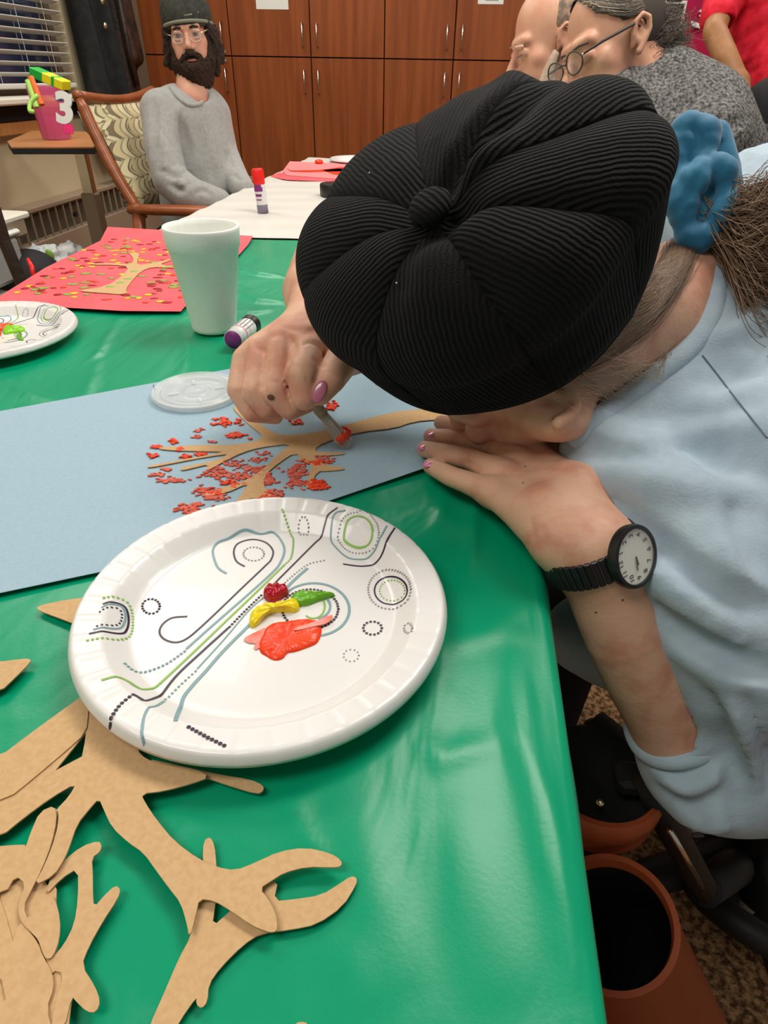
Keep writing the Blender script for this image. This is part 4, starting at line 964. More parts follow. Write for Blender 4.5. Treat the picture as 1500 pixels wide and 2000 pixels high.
def nail(pt, nor, along, w_, l_, m, parent, name='nail'):
    nor = nor / np.linalg.norm(nor); along = along - (along @ nor) * nor; along /= np.linalg.norm(along); R = np.array([np.cross(along, nor), along, nor]).T
    return MB().ball(pt, (w_, l_, .0016), R=R, nu=14, nv=8).build(name, m, parent, True)

# ---------- the woman painting in the foreground
Hc = W(1035, 700, .58); U_ = CD(-.45, -.60, -.66); F_ = CD(-.75, .60, .25); RH = basis(U_ * 0 + F_, U_); 
lady = empty('person', (.45, .60, 0), 'woman in black ribbed cap and pale blue sweatshirt bent over her painting', 'person')
# left hand, wrist and forearm
SL = SDF((-.045, .20, .50), (.30, .66, .86), .0021)
def pp(px, py, z): return P(px, py, z)
finger(SL, [pp(842, 911, .7625), pp(880, 930, .770), pp(915, 943, .772), pp(962, 962, .772)], [.0078, .0093, .0100, .0120])
finger(SL, [pp(830, 877, .7625), pp(876, 888, .7725), pp(920, 897, .775), pp(975, 925, .778)], [.0080, .0098, .0102, .0125])
finger(SL, [pp(842, 852, .7625), pp(895, 858, .7725), pp(945, 868, .776), pp(1005, 900, .780)], [.0080, .0098, .0104, .0125])
finger(SL, [pp(862, 826, .7625), pp(915, 834, .7725), pp(970, 845, .776), pp(1035, 880, .780)], [.0080, .0098, .0104, .0125])
finger(SL, [pp(985, 812, .7625), pp(1035, 838, .766), pp(1085, 890, .772)], [.0085, .0105, .0150])
for a, b in (((962, 962), (1080, 1040)), ((975, 925), (1100, 1010)), ((1005, 900), (1120, 990)), ((1035, 880), (1140, 970))):
    SL.cap(pp(*a, .775), pp(*b, .782), .0115, .0190, .012)
WR = W(1158, 1078, .470); FM = W(1222, 1235, .492); FC = W(1303, 1385, .53); EL = W(1350, 1475, .55)
SL.chain([pp(1085, 1010, .782), WR], [.022, .0270], .02); SL.chain([pp(1120, 960, .782), WR], [.020, .0270], .02)
SL.chain([WR, FM, W(1258, 1305, .508), FC, EL], [.0295, .0325, .0345, .0365, .040], .015)
SL.ell(W(1085, 1065, .464), .012, None, .02)
SL.crease([([(892, 905), (899, 940)], .0008, .0012), ([(904, 908), (911, 944)], .0007, .0012), ([(883, 908), (888, 930)], .0006, .001), ([(880, 872), (886, 892)], .0007, .0012), ([(940, 915), (930, 908), (905, 902)], .0022, .0018),
  ([(1035, 1005), (1042, 1040), (1052, 1062)], .0012, .003), ([(1056, 1022), (1064, 1050), (1060, 1075)], .0010, .0025), ([(1000, 880), (960, 868)], .0012, .004), ([(1010, 930), (960, 920)], .0010, .005), ([(1060, 960), (990, 930)], -.0010, .006)], .010)
# right hand closed round the brush
SR = SDF((-.30, .50, .745), (-.02, .98, 1.0), .0021)
w3 = W
SR.chain([w3(622, 640, .655), w3(560, 700, .625)], [.027, .026], .02); SR.chain([w3(628, 640, .655), w3(600, 690, .62)], [.026, .026], .02)
SR.chain([w3(600, 650, .65), w3(510, 715, .625)], [.024, .022], .02)
for x, y, r_k in ((478, 702, .0115), (508, 684, .0125), (548, 672, .0135), (602, 672, .0150)): SR.cap(w3(610, 650, .65), w3(x, y, .614), .02, r_k, .012)
finger(SR, [w3(474, 705, .612), w3(464, 762, .602), w3(492, 806, .606), w3(538, 814, .613)], [.0105, .0102, .0095, .0075], .0020)
finger(SR, [w3(506, 690, .606), w3(496, 766, .588), w3(522, 798, .592), w3(566, 798, .606)], [.0115, .0120, .0105, .0085], .0018)
finger(SR, [w3(545, 684, .602), w3(537, 766, .580), w3(566, 797, .586), w3(602, 787, .602)], [.0125, .0128, .0112, .0090], .0018)
finger(SR, [w3(600, 684, .598), w3(588, 732, .571), w3(594, 776, .573), w3(615, 777, .586)], [.0150, .0155, .0120, .0095], .0015)
finger(SR, [w3(700, 690, .640), w3(668, 705, .600), w3(646, 738, .580), w3(625, 768, .574)], [.020, .0165, .0145, .0112], .0018)
RW_ = w3(620, 650, .655)
SR.chain([RW_, w3(606, 570, .70), w3(640, 490, .76), w3(700, 470, .80)], [.0255, .031, .036, .038], .02)
SR.crease([([(572, 676), (566, 705), (562, 735), (562, 770), (575, 800)], .0030, .0022), ([(527, 690), (518, 735), (518, 770), (536, 803)], .0022, .0020), ([(490, 705), (481, 745), (480, 780), (506, 810)], .0020, .0020), ([(628, 700), (618, 725), (612, 750)], .003, .002),
  ([(556, 652), (572, 672), (578, 692)], 0.0069, 0.0031), ([(500, 672), (516, 690)], 0.0042, 0.0027), ([(590, 676), (604, 668), (620, 676), (632, 690)], 0.0036, 0.0018), ([(612, 700), (624, 712), (640, 718)], 0.0032, 0.0018),
  ([(600, 668), (612, 662), (624, 668)], -.0012, .003), ([(596, 740), (606, 748)], 0.0016, 0.0016), ([(560, 640), (600, 646), (630, 640)], 0.0036, 0.0036), ([(478, 760), (470, 768)], 0.0019, 0.0016), ([(505, 752), (520, 758)], 0.0020, 0.0016), ([(535, 745), (552, 752)], 0.0020, 0.0016)], .02)
# head and neck
SH = SDF(Hc - .19, Hc + np.array([.30, .20, .19]), .0026)
sculpt_head(SH, Hc, RH, .98, lids=True, ears=False)
SH.chain([Hc - .02 * U_ * 1 - .035 * F_, W(1255, 640, .605), W(1322, 580, .645), W(1400, 560, .71)], [.060, .056, .056, .05], .03)
SH.ell(W(1085, 812, .535), (.03, .03, .02), None, .03)
SH.cap(W(1060, 770, .54), W(1110, 800, .545), .016, .012, .02)
ec = [SH.cast(x, y, -.0050) for x, y in ((1036, 770), (1044, 745), (1068, 734), (1098, 740), (1119, 762), (1124, 790), (1112, 814), (1092, 826))]
SH.chain([p for p in ec if p is not None], [.0042, .0045, .0048, .0050, .0050, .0050, .0055, .0060][:len([p for p in ec if p is not None])], .004)
q_ = SH.cast(1078, 772, -.003); SH.ell(q_, (.011, .007, .008), None, .005, True); SH.cap(SH.cast(1072, 760, -.002), SH.cast(1100, 775, -.002), .0028, .003, .003)
body = npmesh('body', [SL.surf(), SR.surf(), SH.surf()], 'skin', lady)
Bb = bvh(body)
# nails
for (x, y, ax_) in ((826, 873, (-1, -.12)), (838, 906, (-1, -.25)), (842, 848, (-1, 0))):
    p_, n_ = hit(Bb, x, y, -.0002)
    if p_ is not None: nail(p_ + np.array([0, 0, .0]), np.array([-.35, -.2, 1.]), np.array([-1, .1, -.3]), .0042, .0062, 'nail', lady)
p_, n_ = hit(Bb, 1098, 770, 0)
p_, n_ = hit(Bb, 624, 765, -.0004); nail(p_, n_, W(612, 786, .57) - W(634, 744, .58), .0058, .0112, 'nail_mauve', lady, 'thumb_nail')
p_, n_ = hit(Bb, 529, 776, .0002); MB().ball(p_, (.0036, .003, .0010), R=frame_from(n_)).build('mole', 'mole', lady, True)
for x, y in ((1026, 911), (1022, 943), (1216, 1172), (1164, 1196), (1080, 818)):
    p_, n_ = hit(Bb, x, y, .0)
    if p_ is not None: MB().ball(p_, (.0009, .0009, .0003), R=frame_from(n_)).build('freckle', 'mole', lady, True)

# sweatshirt
SS = SDF((-.33, .18, .40), (.72, 1.20, 1.14), .0052)
SS.chain([W(1172, 885, .545), W(1262, 990, .512), W(1350, 1125, .490), W(1450, 1285, .495)], [.034, .050, .060, .062], .03)
SS.chain([W(1425, 520, .64), W(1392, 670, .605), W(1290, 790, .590), W(1170, 855, .575)], [.038, .046, .046, .028], .03)
SS.cap(W(1330, 930, .59), W(1460, 900, .58), .060, .070, .04); SS.chain([W(1490, 520, .64), W(1478, 640, .625), W(1420, 770, .61)], [.055, .057, .056], .03)
SS.chain([W(1560, 930, .52), W(1480, 1200, .52), W(1400, 1482, .545)], [.072, .066, .054], .03)
SS.cap(W(1322, 1412, .540), W(1400, 1482, .560), .0385, .048, .02)
SS.cap(W(1380, 1482, .545), W(1500, 1500, .56), .050, .056, .03)
SS.ell(W(1570, 660, .68), (.12, .12, .12), None, .05); SS.ell(W(1500, 450, .80), (.10, .11, .10), None, .05)
SS.cap(W(1480, 500, .72), W(1250, 420, .86), .080, .060, .05)      # across to the right shoulder
SS.chain([W(1240, 420, .88), W(900, 445, .88), W(705, 480, .80), W(655, 492, .765)], [.062, .054, .047, .041], .03)
SS.ell((.48, .62, .62), (.15, .17, .22), None, .08); SS.ell((.36, .60, .74), (.15, .16, .14), None, .06)
SS.ell(W(1220, 1230, .68), (.06, .07, .05), None, .05)
SS.cap(W(1130, 1240, .66), W(1300, 1260, .68), .035, .05, .04)
# hollow the neck and sleeve openings a little
SS.chain([W(1190, 640, .56), W(1300, 610, .60), W(1372, 585, .630)], [.052, .054, .050], .012) if False else None
for a, b, ra, rb in ((W(1030, 690, .56), W(1240, 590, .60), .072, .054), (W(1240, 590, .60), W(1300, 540, .63), .0545, .046)):
    SS.cap(a, b, ra, rb, .008, True)
SS.cap(W(1255, 1300, .515), W(1315, 1400, .535), .034, .0375, .006, True)
SS.crease([([(1105, 872), (1250, 892), (1380, 888), (1500, 940)], 0.0180, 0.0102), ([(1150, 930), (1260, 935), (1400, 960), (1500, 985)], -0.0160, 0.0136),
  ([(1175, 985), (1240, 1075), (1330, 1165), (1430, 1250)], -0.0144, 0.0102), ([(1200, 985), (1290, 1070), (1400, 1150), (1500, 1190)], 0.0192, 0.0085),
  ([(1285, 1190), (1360, 1245), (1440, 1290), (1500, 1310)], 0.0224, 0.0076), ([(1320, 1270), (1400, 1310), (1500, 1345)], -0.0160, 0.0085),
  ([(1330, 1240), (1400, 1275), (1480, 1330)], 0.0128, 0.0059), ([(1395, 1360), (1422, 1430), (1442, 1530), (1437, 1600)], 0.0256, 0.0076), ([(1412, 1340), (1455, 1440), (1475, 1530)], -0.0192, 0.0093),
  ([(1440, 1350), (1480, 1440), (1500, 1540)], 0.0128, 0.0068), ([(1285, 1490), (1340, 1515), (1410, 1475)], 0.0128, 0.0051), ([(1290, 1545), (1350, 1572), (1415, 1545)], 0.0192, 0.0059), ([(1290, 1520), (1350, 1545), (1410, 1510)], -0.0096, 0.0059),
  ([(1330, 1600), (1390, 1612), (1430, 1600)], -0.0128, 0.0076), ([(1330, 800), (1420, 790), (1500, 740)], -0.0144, 0.0119), ([(1400, 700), (1450, 735), (1500, 745)], 0.005, 0.014), ([(1250, 860), (1350, 850), (1480, 830)], -0.0128, 0.0119),
  ([(1400, 660), (1450, 640), (1500, 600)], -0.0096, 0.0085),  ([(1430, 1000), (1480, 1080), (1500, 1110)], 0.0160, 0.0102),
  ([(1390, 300), (1450, 335), (1500, 365)], 0.0160, 0.0085), ([(1400, 270), (1460, 295), (1500, 318)], -0.0096, 0.0085), ([(590, 470), (605, 435), (625, 415)], 0.0080, 0.0068), ([(1120, 1060), (1160, 1290)], 0, .01)], .04)
sweater = npmesh('sweatshirt', [SS.surf()], 'sweater', lady)
Sb = bvh(sweater)
# ribbed collar band laid round the neck opening
cp = [(1388, 470, .655), (1386, 540, .630), (1374, 600, .612), (1336, 662, .592), (1275, 715, .578), (1205, 765, .566), (1140, 812, .560), (1102, 848, .555)]
cc = [W(*q) for q in cp]; col_pts = []
for q in catmull([np.array(q, float) for q in cp], 6):
    p_, n_ = hit(Sb, q[0] + 14, q[1] + 12, -.002); col_pts.append(p_ if p_ is not None else W(q[0] + 16, q[1] + 14, q[2]))
col_pts = smoothpoly(col_pts, 1, False)
cb = MB(); cb.tube(col_pts, .0105, 12, flat=.75); cb.build('collar_band', 'sweater', lady, True)
sp_ = [hit(Sb, *q, .0002)[0] for q in catmull([np.array(q, float) for q in ((1372, 694), (1400, 730), (1440, 782), (1475, 826), (1499, 856))], 6)]
sm_ = MB(); sm_.tube([p for p in sp_ if p is not None], .0008, 6); sm_.build('shoulder_seam', 'seam', lady, True)
# cuff band at the elbow
def ringtube(c, axis, R1, R2, rt, xdir=None, n=40, jit=0.0):
    Fm = frame_from(axis, xdir); return [c + Fm @ np.array([R1 * math.cos(a), R2 * math.sin(a), jit * math.sin(3 * a)]) for a in np.linspace(0, 2 * PI, n + 1)]
mb = MB(); mb.tube(ringtube(W(1323, 1411, .537), EL - FM, .0388, .0388, 0, jit=.002), .0070, 10, cap=False); mb.build('cuff', 'sweater', lady, True)

# trousers
ST = SDF((-.05, .30, .05), (.72, .95, .66), .012)
ST.chain([(.52, .64, .50), (.16, .62, .52), (.16, .60, .12)], [.10, .075, .05], .05); ST.chain([(.52, .78, .50), (.16, .84, .52), (.16, .84, .12)], [.10, .075, .05], .05)
npmesh('trousers', [ST.surf()], 'darkpants', lady)
for y in (.60, .84):
    SS2 = SDF((.0, y - .08, 0), (.24, y + .08, .14), .006); SS2.chain([(.17, y, .045), (.06, y, .032)], [.042, .032], .02); SS2.chain([(.17, y, .05), (.17, y, .11)], [.042, .045], .02)
    npmesh('shoe', [SS2.surf()], 'matte_black', lady)

# cap: eight ribbed gores gathered under a button, puffed over the head band
NH = CD(-.43, -.37, -.82); Ch = W(921, 446, .514); APX = W(836, 397, .45)
Cb = Hc + .034 * U_ + .004 * F_
xh = CD(1, 0, 0)
def cap_mesh():
    nA, nS = 640, 150; seams_ = [a * PI / 4 + .22 for a in range(8)]
    V = np.zeros((nS, nA, 3)); UV = np.zeros((nS, nA, 2)); F2 = frame_from(NH, xh); F1 = frame_from(U_, xh)
    th = np.linspace(0, 2 * PI, nA, endpoint=False)
    R0 = .154; dz0 = .058
    ph = (th - .22) % (PI / 4) / (PI / 4)            # 0..1 in the gore
    gi = np.floor(((th - .22) % (2 * PI)) / (PI / 4)).astype(int)
    lobe = np.abs(np.sin(PI * ph))
    gamp = np.array([.012, .010, .011, .012, .010, .012, .016, .015])[gi]
    grad = np.array([.005, .004, .004, .004, .006, .010, .014, .012])[gi]
    side = np.cos(th)
    for i in range(nS):
        s = i / (nS - 1)
        if s < .62:       # top
            t = s / .62; r = .004 + (R0 - .004) * math.sin(t * PI / 2) ** .92; z = dz0 * (math.cos(t * PI / 2) ** .75) ; z -= .014 * math.exp(-(t / .12) ** 2)
            C_ = Ch + (APX - (Ch + NH * dz0)) * (1 - t) ** 1.3; FR = F2; rr = r * np.ones(nA); w_ = min(1, t * 2.2)
            rr = rr * (1 + (lobe - .6) * grad * 4 * t ** 2); zz = z + w_ * gamp * (lobe ** .6 - .75) * (1 - .35 * t) + .012 * t ** 2 * np.cos(2 * th + .6)
        else:             # under side going back to the band
            t = (s - .62) / .38; e = t * t * (3 - 2 * t)
            rb = .090; r = R0 * (1 - t) + rb * t; r += .010 * math.sin(PI * t)
            C_ = Ch * (1 - e) + Cb * e; Zx = F2[:, 2] * (1 - e) + F1[:, 2] * e; FR = frame_from(Zx, xh)
            rr = r * (1 + (lobe - .6) * grad * 4 * (1 - t) ** 2) * np.ones(nA); zz = -.012 * math.sin(PI * min(1, t * 1.3)) + (1 - t) * (gamp * (lobe ** .6 - .75) * .65 + .012 * np.cos(2 * th + .6)) * np.ones(nA)
            if t > .86: rr = rr + .0015
        ta = (th + PI) % (2 * PI) - PI; wr = min(1, s / .45) ** 2 * (1 if s < .8 else (1 - s) / .2)
        rr = rr * (1 - wr * (.085 * np.exp(-((ta + .75) / .42) ** 2) + .035 * np.exp(-((ta + 1.8) / .5) ** 2) + .045 * np.exp(-((ta - .76) / .10) ** 2) - .025 * np.exp(-((ta - .45) / .18) ** 2) + .03 * np.exp(-((ta - 1.62) / .09) ** 2)))
        x = rr * np.cos(th); y = rr * np.sin(th) * (.945 if s < .8 else 1 - .055 * (1 - s) / .2)
        P3 = np.stack([x, y, zz * np.ones(nA)], 1)
        V[i] = C_ + P3 @ FR.T
        c0 = (gi + .5) * PI / 4 + .22
        UV[i, :, 0] = rr * np.sin(th - c0) + gi * .5; UV[i, :, 1] = s * .3 + gi * .37
    # large soft folds on the side that sags away to the upper right
    fo = [([(870, 345, .455), (950, 250, .455), (1060, 205, .48), (1190, 185, .53)], -.016, .014), ([(860, 360, .45), (1000, 310, .455), (1150, 262, .48), (1300, 250, .53)], .012, .014),
          ([(880, 330, .46), (930, 250, .46), (1000, 190, .50), (1010, 150, .53)], .010, .016), ([(840, 340, .46), (830, 240, .48), (850, 160, .52)], -.007, .010),
          ([(850, 440, .45), (900, 520, .45), (930, 640, .455), (900, 760, .49)], -.005, .012), ([(900, 420, .45), (1010, 480, .45), (1130, 560, .47), (1230, 600, .50)], -.008, .012),
          ([(820, 440, .45), (790, 560, .45), (790, 700, .47), (840, 790, .50)], -.005, .010), ([(1190, 180, .54), (1240, 220, .52), (1320, 260, .54)], .010, .02)]
    P_ = V.reshape(-1, 3); nn = NH
    for pts, am, wd in fo:
        q = [W(*p) for p in pts]; best = np.full(len(P_), 9.)
        for i in range(len(q) - 1):
            v = q[i + 1] - q[i]; t = np.clip(((P_ - q[i]) @ v) / (v @ v), 0, 1); best = np.minimum(best, np.linalg.norm(P_ - q[i] - t[:, None] * v, axis=1))
        P_ += (am * np.exp(-(best / wd) ** 2))[:, None] * nn
    V = P_.reshape(nS, nA, 3)
    idx = np.arange(nS * nA).reshape(nS, nA); a = idx[:-1]; b = idx[1:]
    Fq = np.stack([a, b, np.roll(b, -1, 1), np.roll(a, -1, 1)], -1).reshape(-1, 4)
    o = npmesh('cap', [(V.reshape(-1, 3), Fq)], 'hatknit', lady)
    uvl = o.data.uv_layers.new(name='UVMap'); U2 = UV.reshape(-1, 2)
    li = np.zeros(len(o.data.loops), np.int32); o.data.loops.foreach_get('vertex_index', li)
    uvs = U2[li].reshape(-1, 4, 2)
    # gores: keep every face inside one gore
    g0_ = np.floor((uvs[:, 0, 0] + .25) / .5); 
    for k in range(1, 4):
        gk = np.floor((uvs[:, k, 0] + .25) / .5); dgi = gk - g0_; uvs[:, k, 0] -= 0 * dgi
        m_ = dgi != 0; uvs[m_, k, 0] = uvs[m_, 0, 0]
    uvl.data.foreach_set('uv', uvs.reshape(-1)); return o
capo = cap_mesh()
Cbv = bvh(capo)
bp_ = APX - NH * .004; bn = NH
bfr = frame_from(NH * .8 + bn * .2, xh)
btn = MB(); btn.lathe([(0, .0085), (.008, .0080), (.0135, .0060), (.0165, .0020), (.0160, -.003), (.012, -.007)], bp_, 40, R=bfr)
bo = btn.build('cap_button', 'hatknit', lady, True)
uvl = bo.data.uv_layers.new(name='UVMap')
for lp in bo.data.loops:
    q = bfr.T @ (np.array(bo.data.vertices[lp.vertex_index].co) - bp_); uvl.data[lp.index].uv = (q[0] * .8 + q[1] * .6, q[1])
for (x, y) in ((722, 338), (775, 553), (728, 753), (735, 751)):
    p_, n_ = hit(Cbv, x, y, .0004); 
    if p_ is not None: MB().ball(p_, .0007, nu=6, nv=4).build('lint', 'paperwhite', lady)

# hair: strands over head and nape, ponytail
Hb = Bb
def along(a, b, c, n=9, jit=6, off=.003, lift=0.0):
    """strand through three picture points, laid on the head/sweatshirt surface"""
    o = []
    for i in range(n):
        t = i / (n - 1); x = (1 - t) ** 2 * a[0] + 2 * t * (1 - t) * b[0] + t * t * c[0]; y = (1 - t) ** 2 * a[1] + 2 * t * (1 - t) * b[1] + t * t * c[1]
        p1, n1 = hit(Hb, x, y, off + lift * math.sin(PI * t)); p2, n2 = hit(Sb, x, y, off + lift * math.sin(PI * t))
        cam0 = np.array([0, 0, H])
        c_ = [p for p in (p1, p2) if p is not None]
        if not c_: continue
        o.append(min(c_, key=lambda p: np.linalg.norm(p - cam0)))
    # reject jumps
    return [o[0]] + [o[i] for i in range(1, len(o)) if np.linalg.norm(o[i] - o[i - 1]) < .035] if len(o) > 3 else None
cs = []
for i in range(2600):
    u = rng.rand() ** .9; v = rng.rand()
    ax_ = 1118 + 170 * u; ay = 722 - 190 * u ** 1.1 - 14      # under the cap edge
    ex = 1330 + rng.normal() * 12; ey = 488 + rng.normal() * 14
    d = v * 95 * (1 - .45 * u)
    q = along((ax_ + d * .12, ay + d * .25), ((ax_ + ex) / 2 + d * .72, (ay + ey) / 2 + d * .62 + 8), (ex, ey), 10, off=.0012 + .004 * rng.rand())
    if q is not None and len(q) > 4: cs.append(q)
strands(cs, .00040, 'hair', 'hair', lady)
cs = []
for i in range(150):
    x = 1065 + 150 * rng.rand(); y = 765 - (x - 1065) * .42 + rng.normal() * 14
    L_ = 40 + 110 * rng.rand(); an = rng.uniform(-.2, 1.1)
    q = along((x, y), (x + L_ * .6 * math.cos(an), y + L_ * .5 * math.sin(an) + 8), (x + L_ * math.cos(an - .5), y + L_ * math.sin(an - .5) + 10), 8, off=.003 + .004 * rng.rand(), lift=.004)
    if q is not None and len(q) > 4: cs.append(q)
strands(cs, .00022, 'loose_hair', 'hair_lt', lady)
def tail(n, rad, m, name, sp=1.0, seed=1):
    r2 = np.random.RandomState(seed); cs = []
    for i in range(n):
        a = np.array([1390 + r2.normal() * 16, 420 + r2.normal() * 38, .620 + r2.normal() * .012])
        ey = 330 + 400 * r2.rand(); b = np.array([1468 + r2.normal() * 12, 375 + (ey - 330) * .66 + r2.normal() * 16 * sp, .578 + r2.normal() * .014]); c = np.array([1560 + r2.normal() * 30, ey + r2.normal() * 20 * sp, .552 + r2.normal() * .015])
        q = catmull([W(*a), W(*(a * .5 + b * .5 + np.array([0, r2.normal() * 8, -.008]))), W(*b), W(*(b * .5 + c * .5 + np.array([0, r2.normal() * 14 * sp, 0]))), W(*c)], 4); cs.append(q)
    return strands(cs, rad, name, m, lady)
tail(2200, .00055, 'hair', 'ponytail'); tail(170, .0003, 'hair_lt', 'ponytail_highlights', 1.8, 5)
cs = []
for i in range(16):      # flyaway ends hanging from the ponytail
    x, y = 1425 + rng.normal() * 14, 500 + rng.normal() * 30
    cs.append(catmull([W(x, y, .60), W(x - 8 + rng.normal() * 6, y + 30, .595), W(x - 22 + rng.normal() * 8, y + 58, .592), W(x - 45 + rng.normal() * 16, y + 70 + rng.normal() * 10, .59)], 4))
strands(cs, .00028, 'flyaway_hair', 'hair_lt', lady)
cs = [along((1290 + rng.normal() * 8, 690 + rng.normal() * 8), (1300, 730), (1262 + rng.normal() * 12, 755 + rng.normal() * 8), 8, off=.006) for _ in range(9)]
strands([c for c in cs if c is not None and len(c) > 3], .00032, 'wispy_lock', 'hair_lt', lady)

# scrunchie
SK = SDF(W(1370, 360, .60) - .10, W(1370, 360, .60) + .10, .0026)
sc_pts = [(1335, 262, .595), (1352, 245, .590), (1375, 262, .588), (1372, 320, .585), (1352, 360, .583), (1400, 330, .582), (1416, 370, .584), (1408, 420, .586), (1375, 462, .590), (1340, 455, .593), (1332, 400, .590), (1328, 330, .593), (1335, 262, .595)]
SK.chain([W(*q) for q in catmull(sc_pts, 3)], [.0125 + .003 * math.sin(i * 1.3) for i in range(len(catmull(sc_pts, 3)))], .0015)
SK.cap(W(1350, 300, .608), W(1360, 430, .606), .018, .020, .003); SK.cap(W(1398, 300, .600), W(1410, 400, .598), .010, .014, .002); SK.chain([W(1345, 250, .598), W(1400, 262, .60), W(1420, 330, .60), W(1428, 400, .60), W(1395, 458, .60)], [.011, .012, .012, .012, .012], .002)
SK.crease([([(1330, 262), (1345, 300), (1348, 350)], .003, .003), ([(1372, 330), (1350, 375), (1330, 400)], .006, .004), ([(1395, 350), (1385, 400), (1355, 450)], .004, .0035), ([(1410, 360), (1412, 410), (1390, 450)], .003, .0035), ([(1360, 250), (1372, 290)], .003, .003), ([(1345, 400), (1350, 440)], .004, .004)], .015)
npmesh('scrunchie', [SK.surf()], 'scrunchie', lady)

# wrist watch
wa = (FM - WR) / np.linalg.norm(FM - WR); wc = W(1152, 1078, .4700)
wt = empty('wrist_watch', wc, None, None); wt.parent = lady; wt.matrix_parent_inverse = lady.matrix_world.inverted()
fr_ = frame_from(wa, CD(-1, 0, 0))
nl = 44
lk = MB()
for k in range(nl):
    a = 2 * PI * k / nl; rr = .0352; c = wc + fr_ @ np.array([rr * math.cos(a), rr * math.sin(a), 0])
    lk.box(c, (.0032, .0046, .0205), R=fr_ @ rotz(a), bev=.0007)
lo_ = lk.build('expansion_band', 'black', wt)
# face on the camera-right outer side of the wrist
dirc = CD(.50, .0, -.86); dirc = dirc - (dirc @ wa) * wa; dirc /= np.linalg.norm(dirc)
fc = wc + dirc * .0370; DS = 1.25; ff = frame_from(dirc, wa)
ff = frame_from(dirc, W(1188, 1055, .46) - W(1243, 1110, .46))
cs_ = MB(); cs_.lathe([(.0145, -.006), (.0222, -.003), (.0230, .001), (.0222, .0040), (.0198, .0045), (.0195, .0025)], fc, 48, R=ff); autosmooth(cs_.build('watch_case', 'black', wt))
cs_ = MB(); cs_.lathe([(0, .0026), (.0197, .0026)], fc, 48, R=ff); cs_.build('dial', 'paperwhite', wt)
def text_obj(txt, size, c, R, m, parent, name, ext=.0001, offs=0.0):
    cu = bpy.data.curves.new(name, 'FONT'); cu.body = txt; cu.size = size; cu.align_x = 'CENTER'; cu.align_y = 'CENTER'; cu.extrude = ext; cu.offset = offs
    to = bpy.data.objects.new(name + '_tmp', cu); COL.objects.link(to); dg = bpy.context.evaluated_depsgraph_get(); me = bpy.data.meshes.new_from_object(to.evaluated_get(dg)); COL.objects.unlink(to); bpy.data.objects.remove(to)
    v = [np.array(c) + R @ np.array(q.co) for q in me.vertices]; f = [tuple(p.vertices) for p in me.polygons]
    return mesh(name, v, f, m, parent)
up12 = W(1187, 1082, .45) - W(1222, 1072, .45)
fq = frame_from(dirc, up12); up_ = fq[:, 0]; rt_ = np.cross(up_, dirc); RT_ = np.array([rt_, up_, dirc]).T
for h in range(1, 13):
    a = h * PI / 6; c = fc + dirc * .0028 + RT_ @ np.array([math.sin(a) * .0155, math.cos(a) * .0155, 0]); text_obj(str(h), .0058, c, RT_, 'black', wt, 'numeral')
for (a, L_, w_) in ((math.radians(275), .010, .0009), (math.radians(262), .0065, .0013)):
    d = np.array([math.sin(a), math.cos(a), 0]); c = fc + dirc * .0033 + RT_ @ (d * L_ / 2); MB().box(c, (w_, L_, .0003), R=RT_ @ rotz(-a)).build('watch_hand', 'black', wt)
MB().lathe([(0, .0042), (.019, .0042), (.0197, .0038)], fc, 40, R=ff).build('crystal', 'glasslens', wt)

# brush in the right hand
b0_ = W(612, 786, .577); bt = P(676, 868, .756); ax_ = (bt - b0_); Lb = np.linalg.norm(ax_); ax_ /= Lb; Rb_ = frame_from(ax_, (0, 0, 1))
br = empty('paint_brush', b0_, 'short clear handled brush with red paint held in her right hand', 'brush')
hb = MB(); hb.lathe([(0, -.022), (.003, -.02), (.0036, .0), (.0038, .004)], b0_, 20, R=Rb_); hb.build('handle', 'greyplastic', br, True)
hb = MB(); hb.lathe([(.0042, .002), (.0055, .004), (.0055, .007), (.0042, .008), (.0055, .010), (.0054, .014), (.0042, .015), (.0054, .0165), (.0050, .020)], b0_, 24, R=Rb_); hb.build('ferrule_ring', 'heater', br, True)
hb = MB(); hb.lathe([(.0048, .018), (.0050, Lb * .45), (.0062, Lb * .68), (.0078, Lb * .80)], b0_, 24, R=Rb_); hb.build('bristle_sleeve', 'greyplastic', br, True)
cs = []
for i in range(160):
    a = 2 * PI * rng.rand(); r0 = .0042 * math.sqrt(rng.rand()); r1 = r0 * 1.9
    cs.append([b0_ + Rb_ @ np.array([r0 * math.cos(a), r0 * math.sin(a), .018]), b0_ + Rb_ @ np.array([(r0 + r1) / 2 * math.cos(a), (r0 + r1) / 2 * math.sin(a), Lb * .6]), b0_ + Rb_ @ np.array([r1 * math.cos(a), r1 * math.sin(a), Lb * .98])])
strands(cs, .0005, 'bristles', 'cream', br)
SB = SDF(bt - .025, bt + .025, .0010)
for _ in range(14): SB.ell(bt - ax_ * (.002 + .012 * rng.rand()) + Rb_ @ np.array([rng.normal() * .0035, rng.normal() * .0035, 0]) + np.array([0, 0, .003]), .0035 + .002 * rng.rand(), None, .003)
npmesh('paint_tip', [SB.surf()], 'redpaint', br)
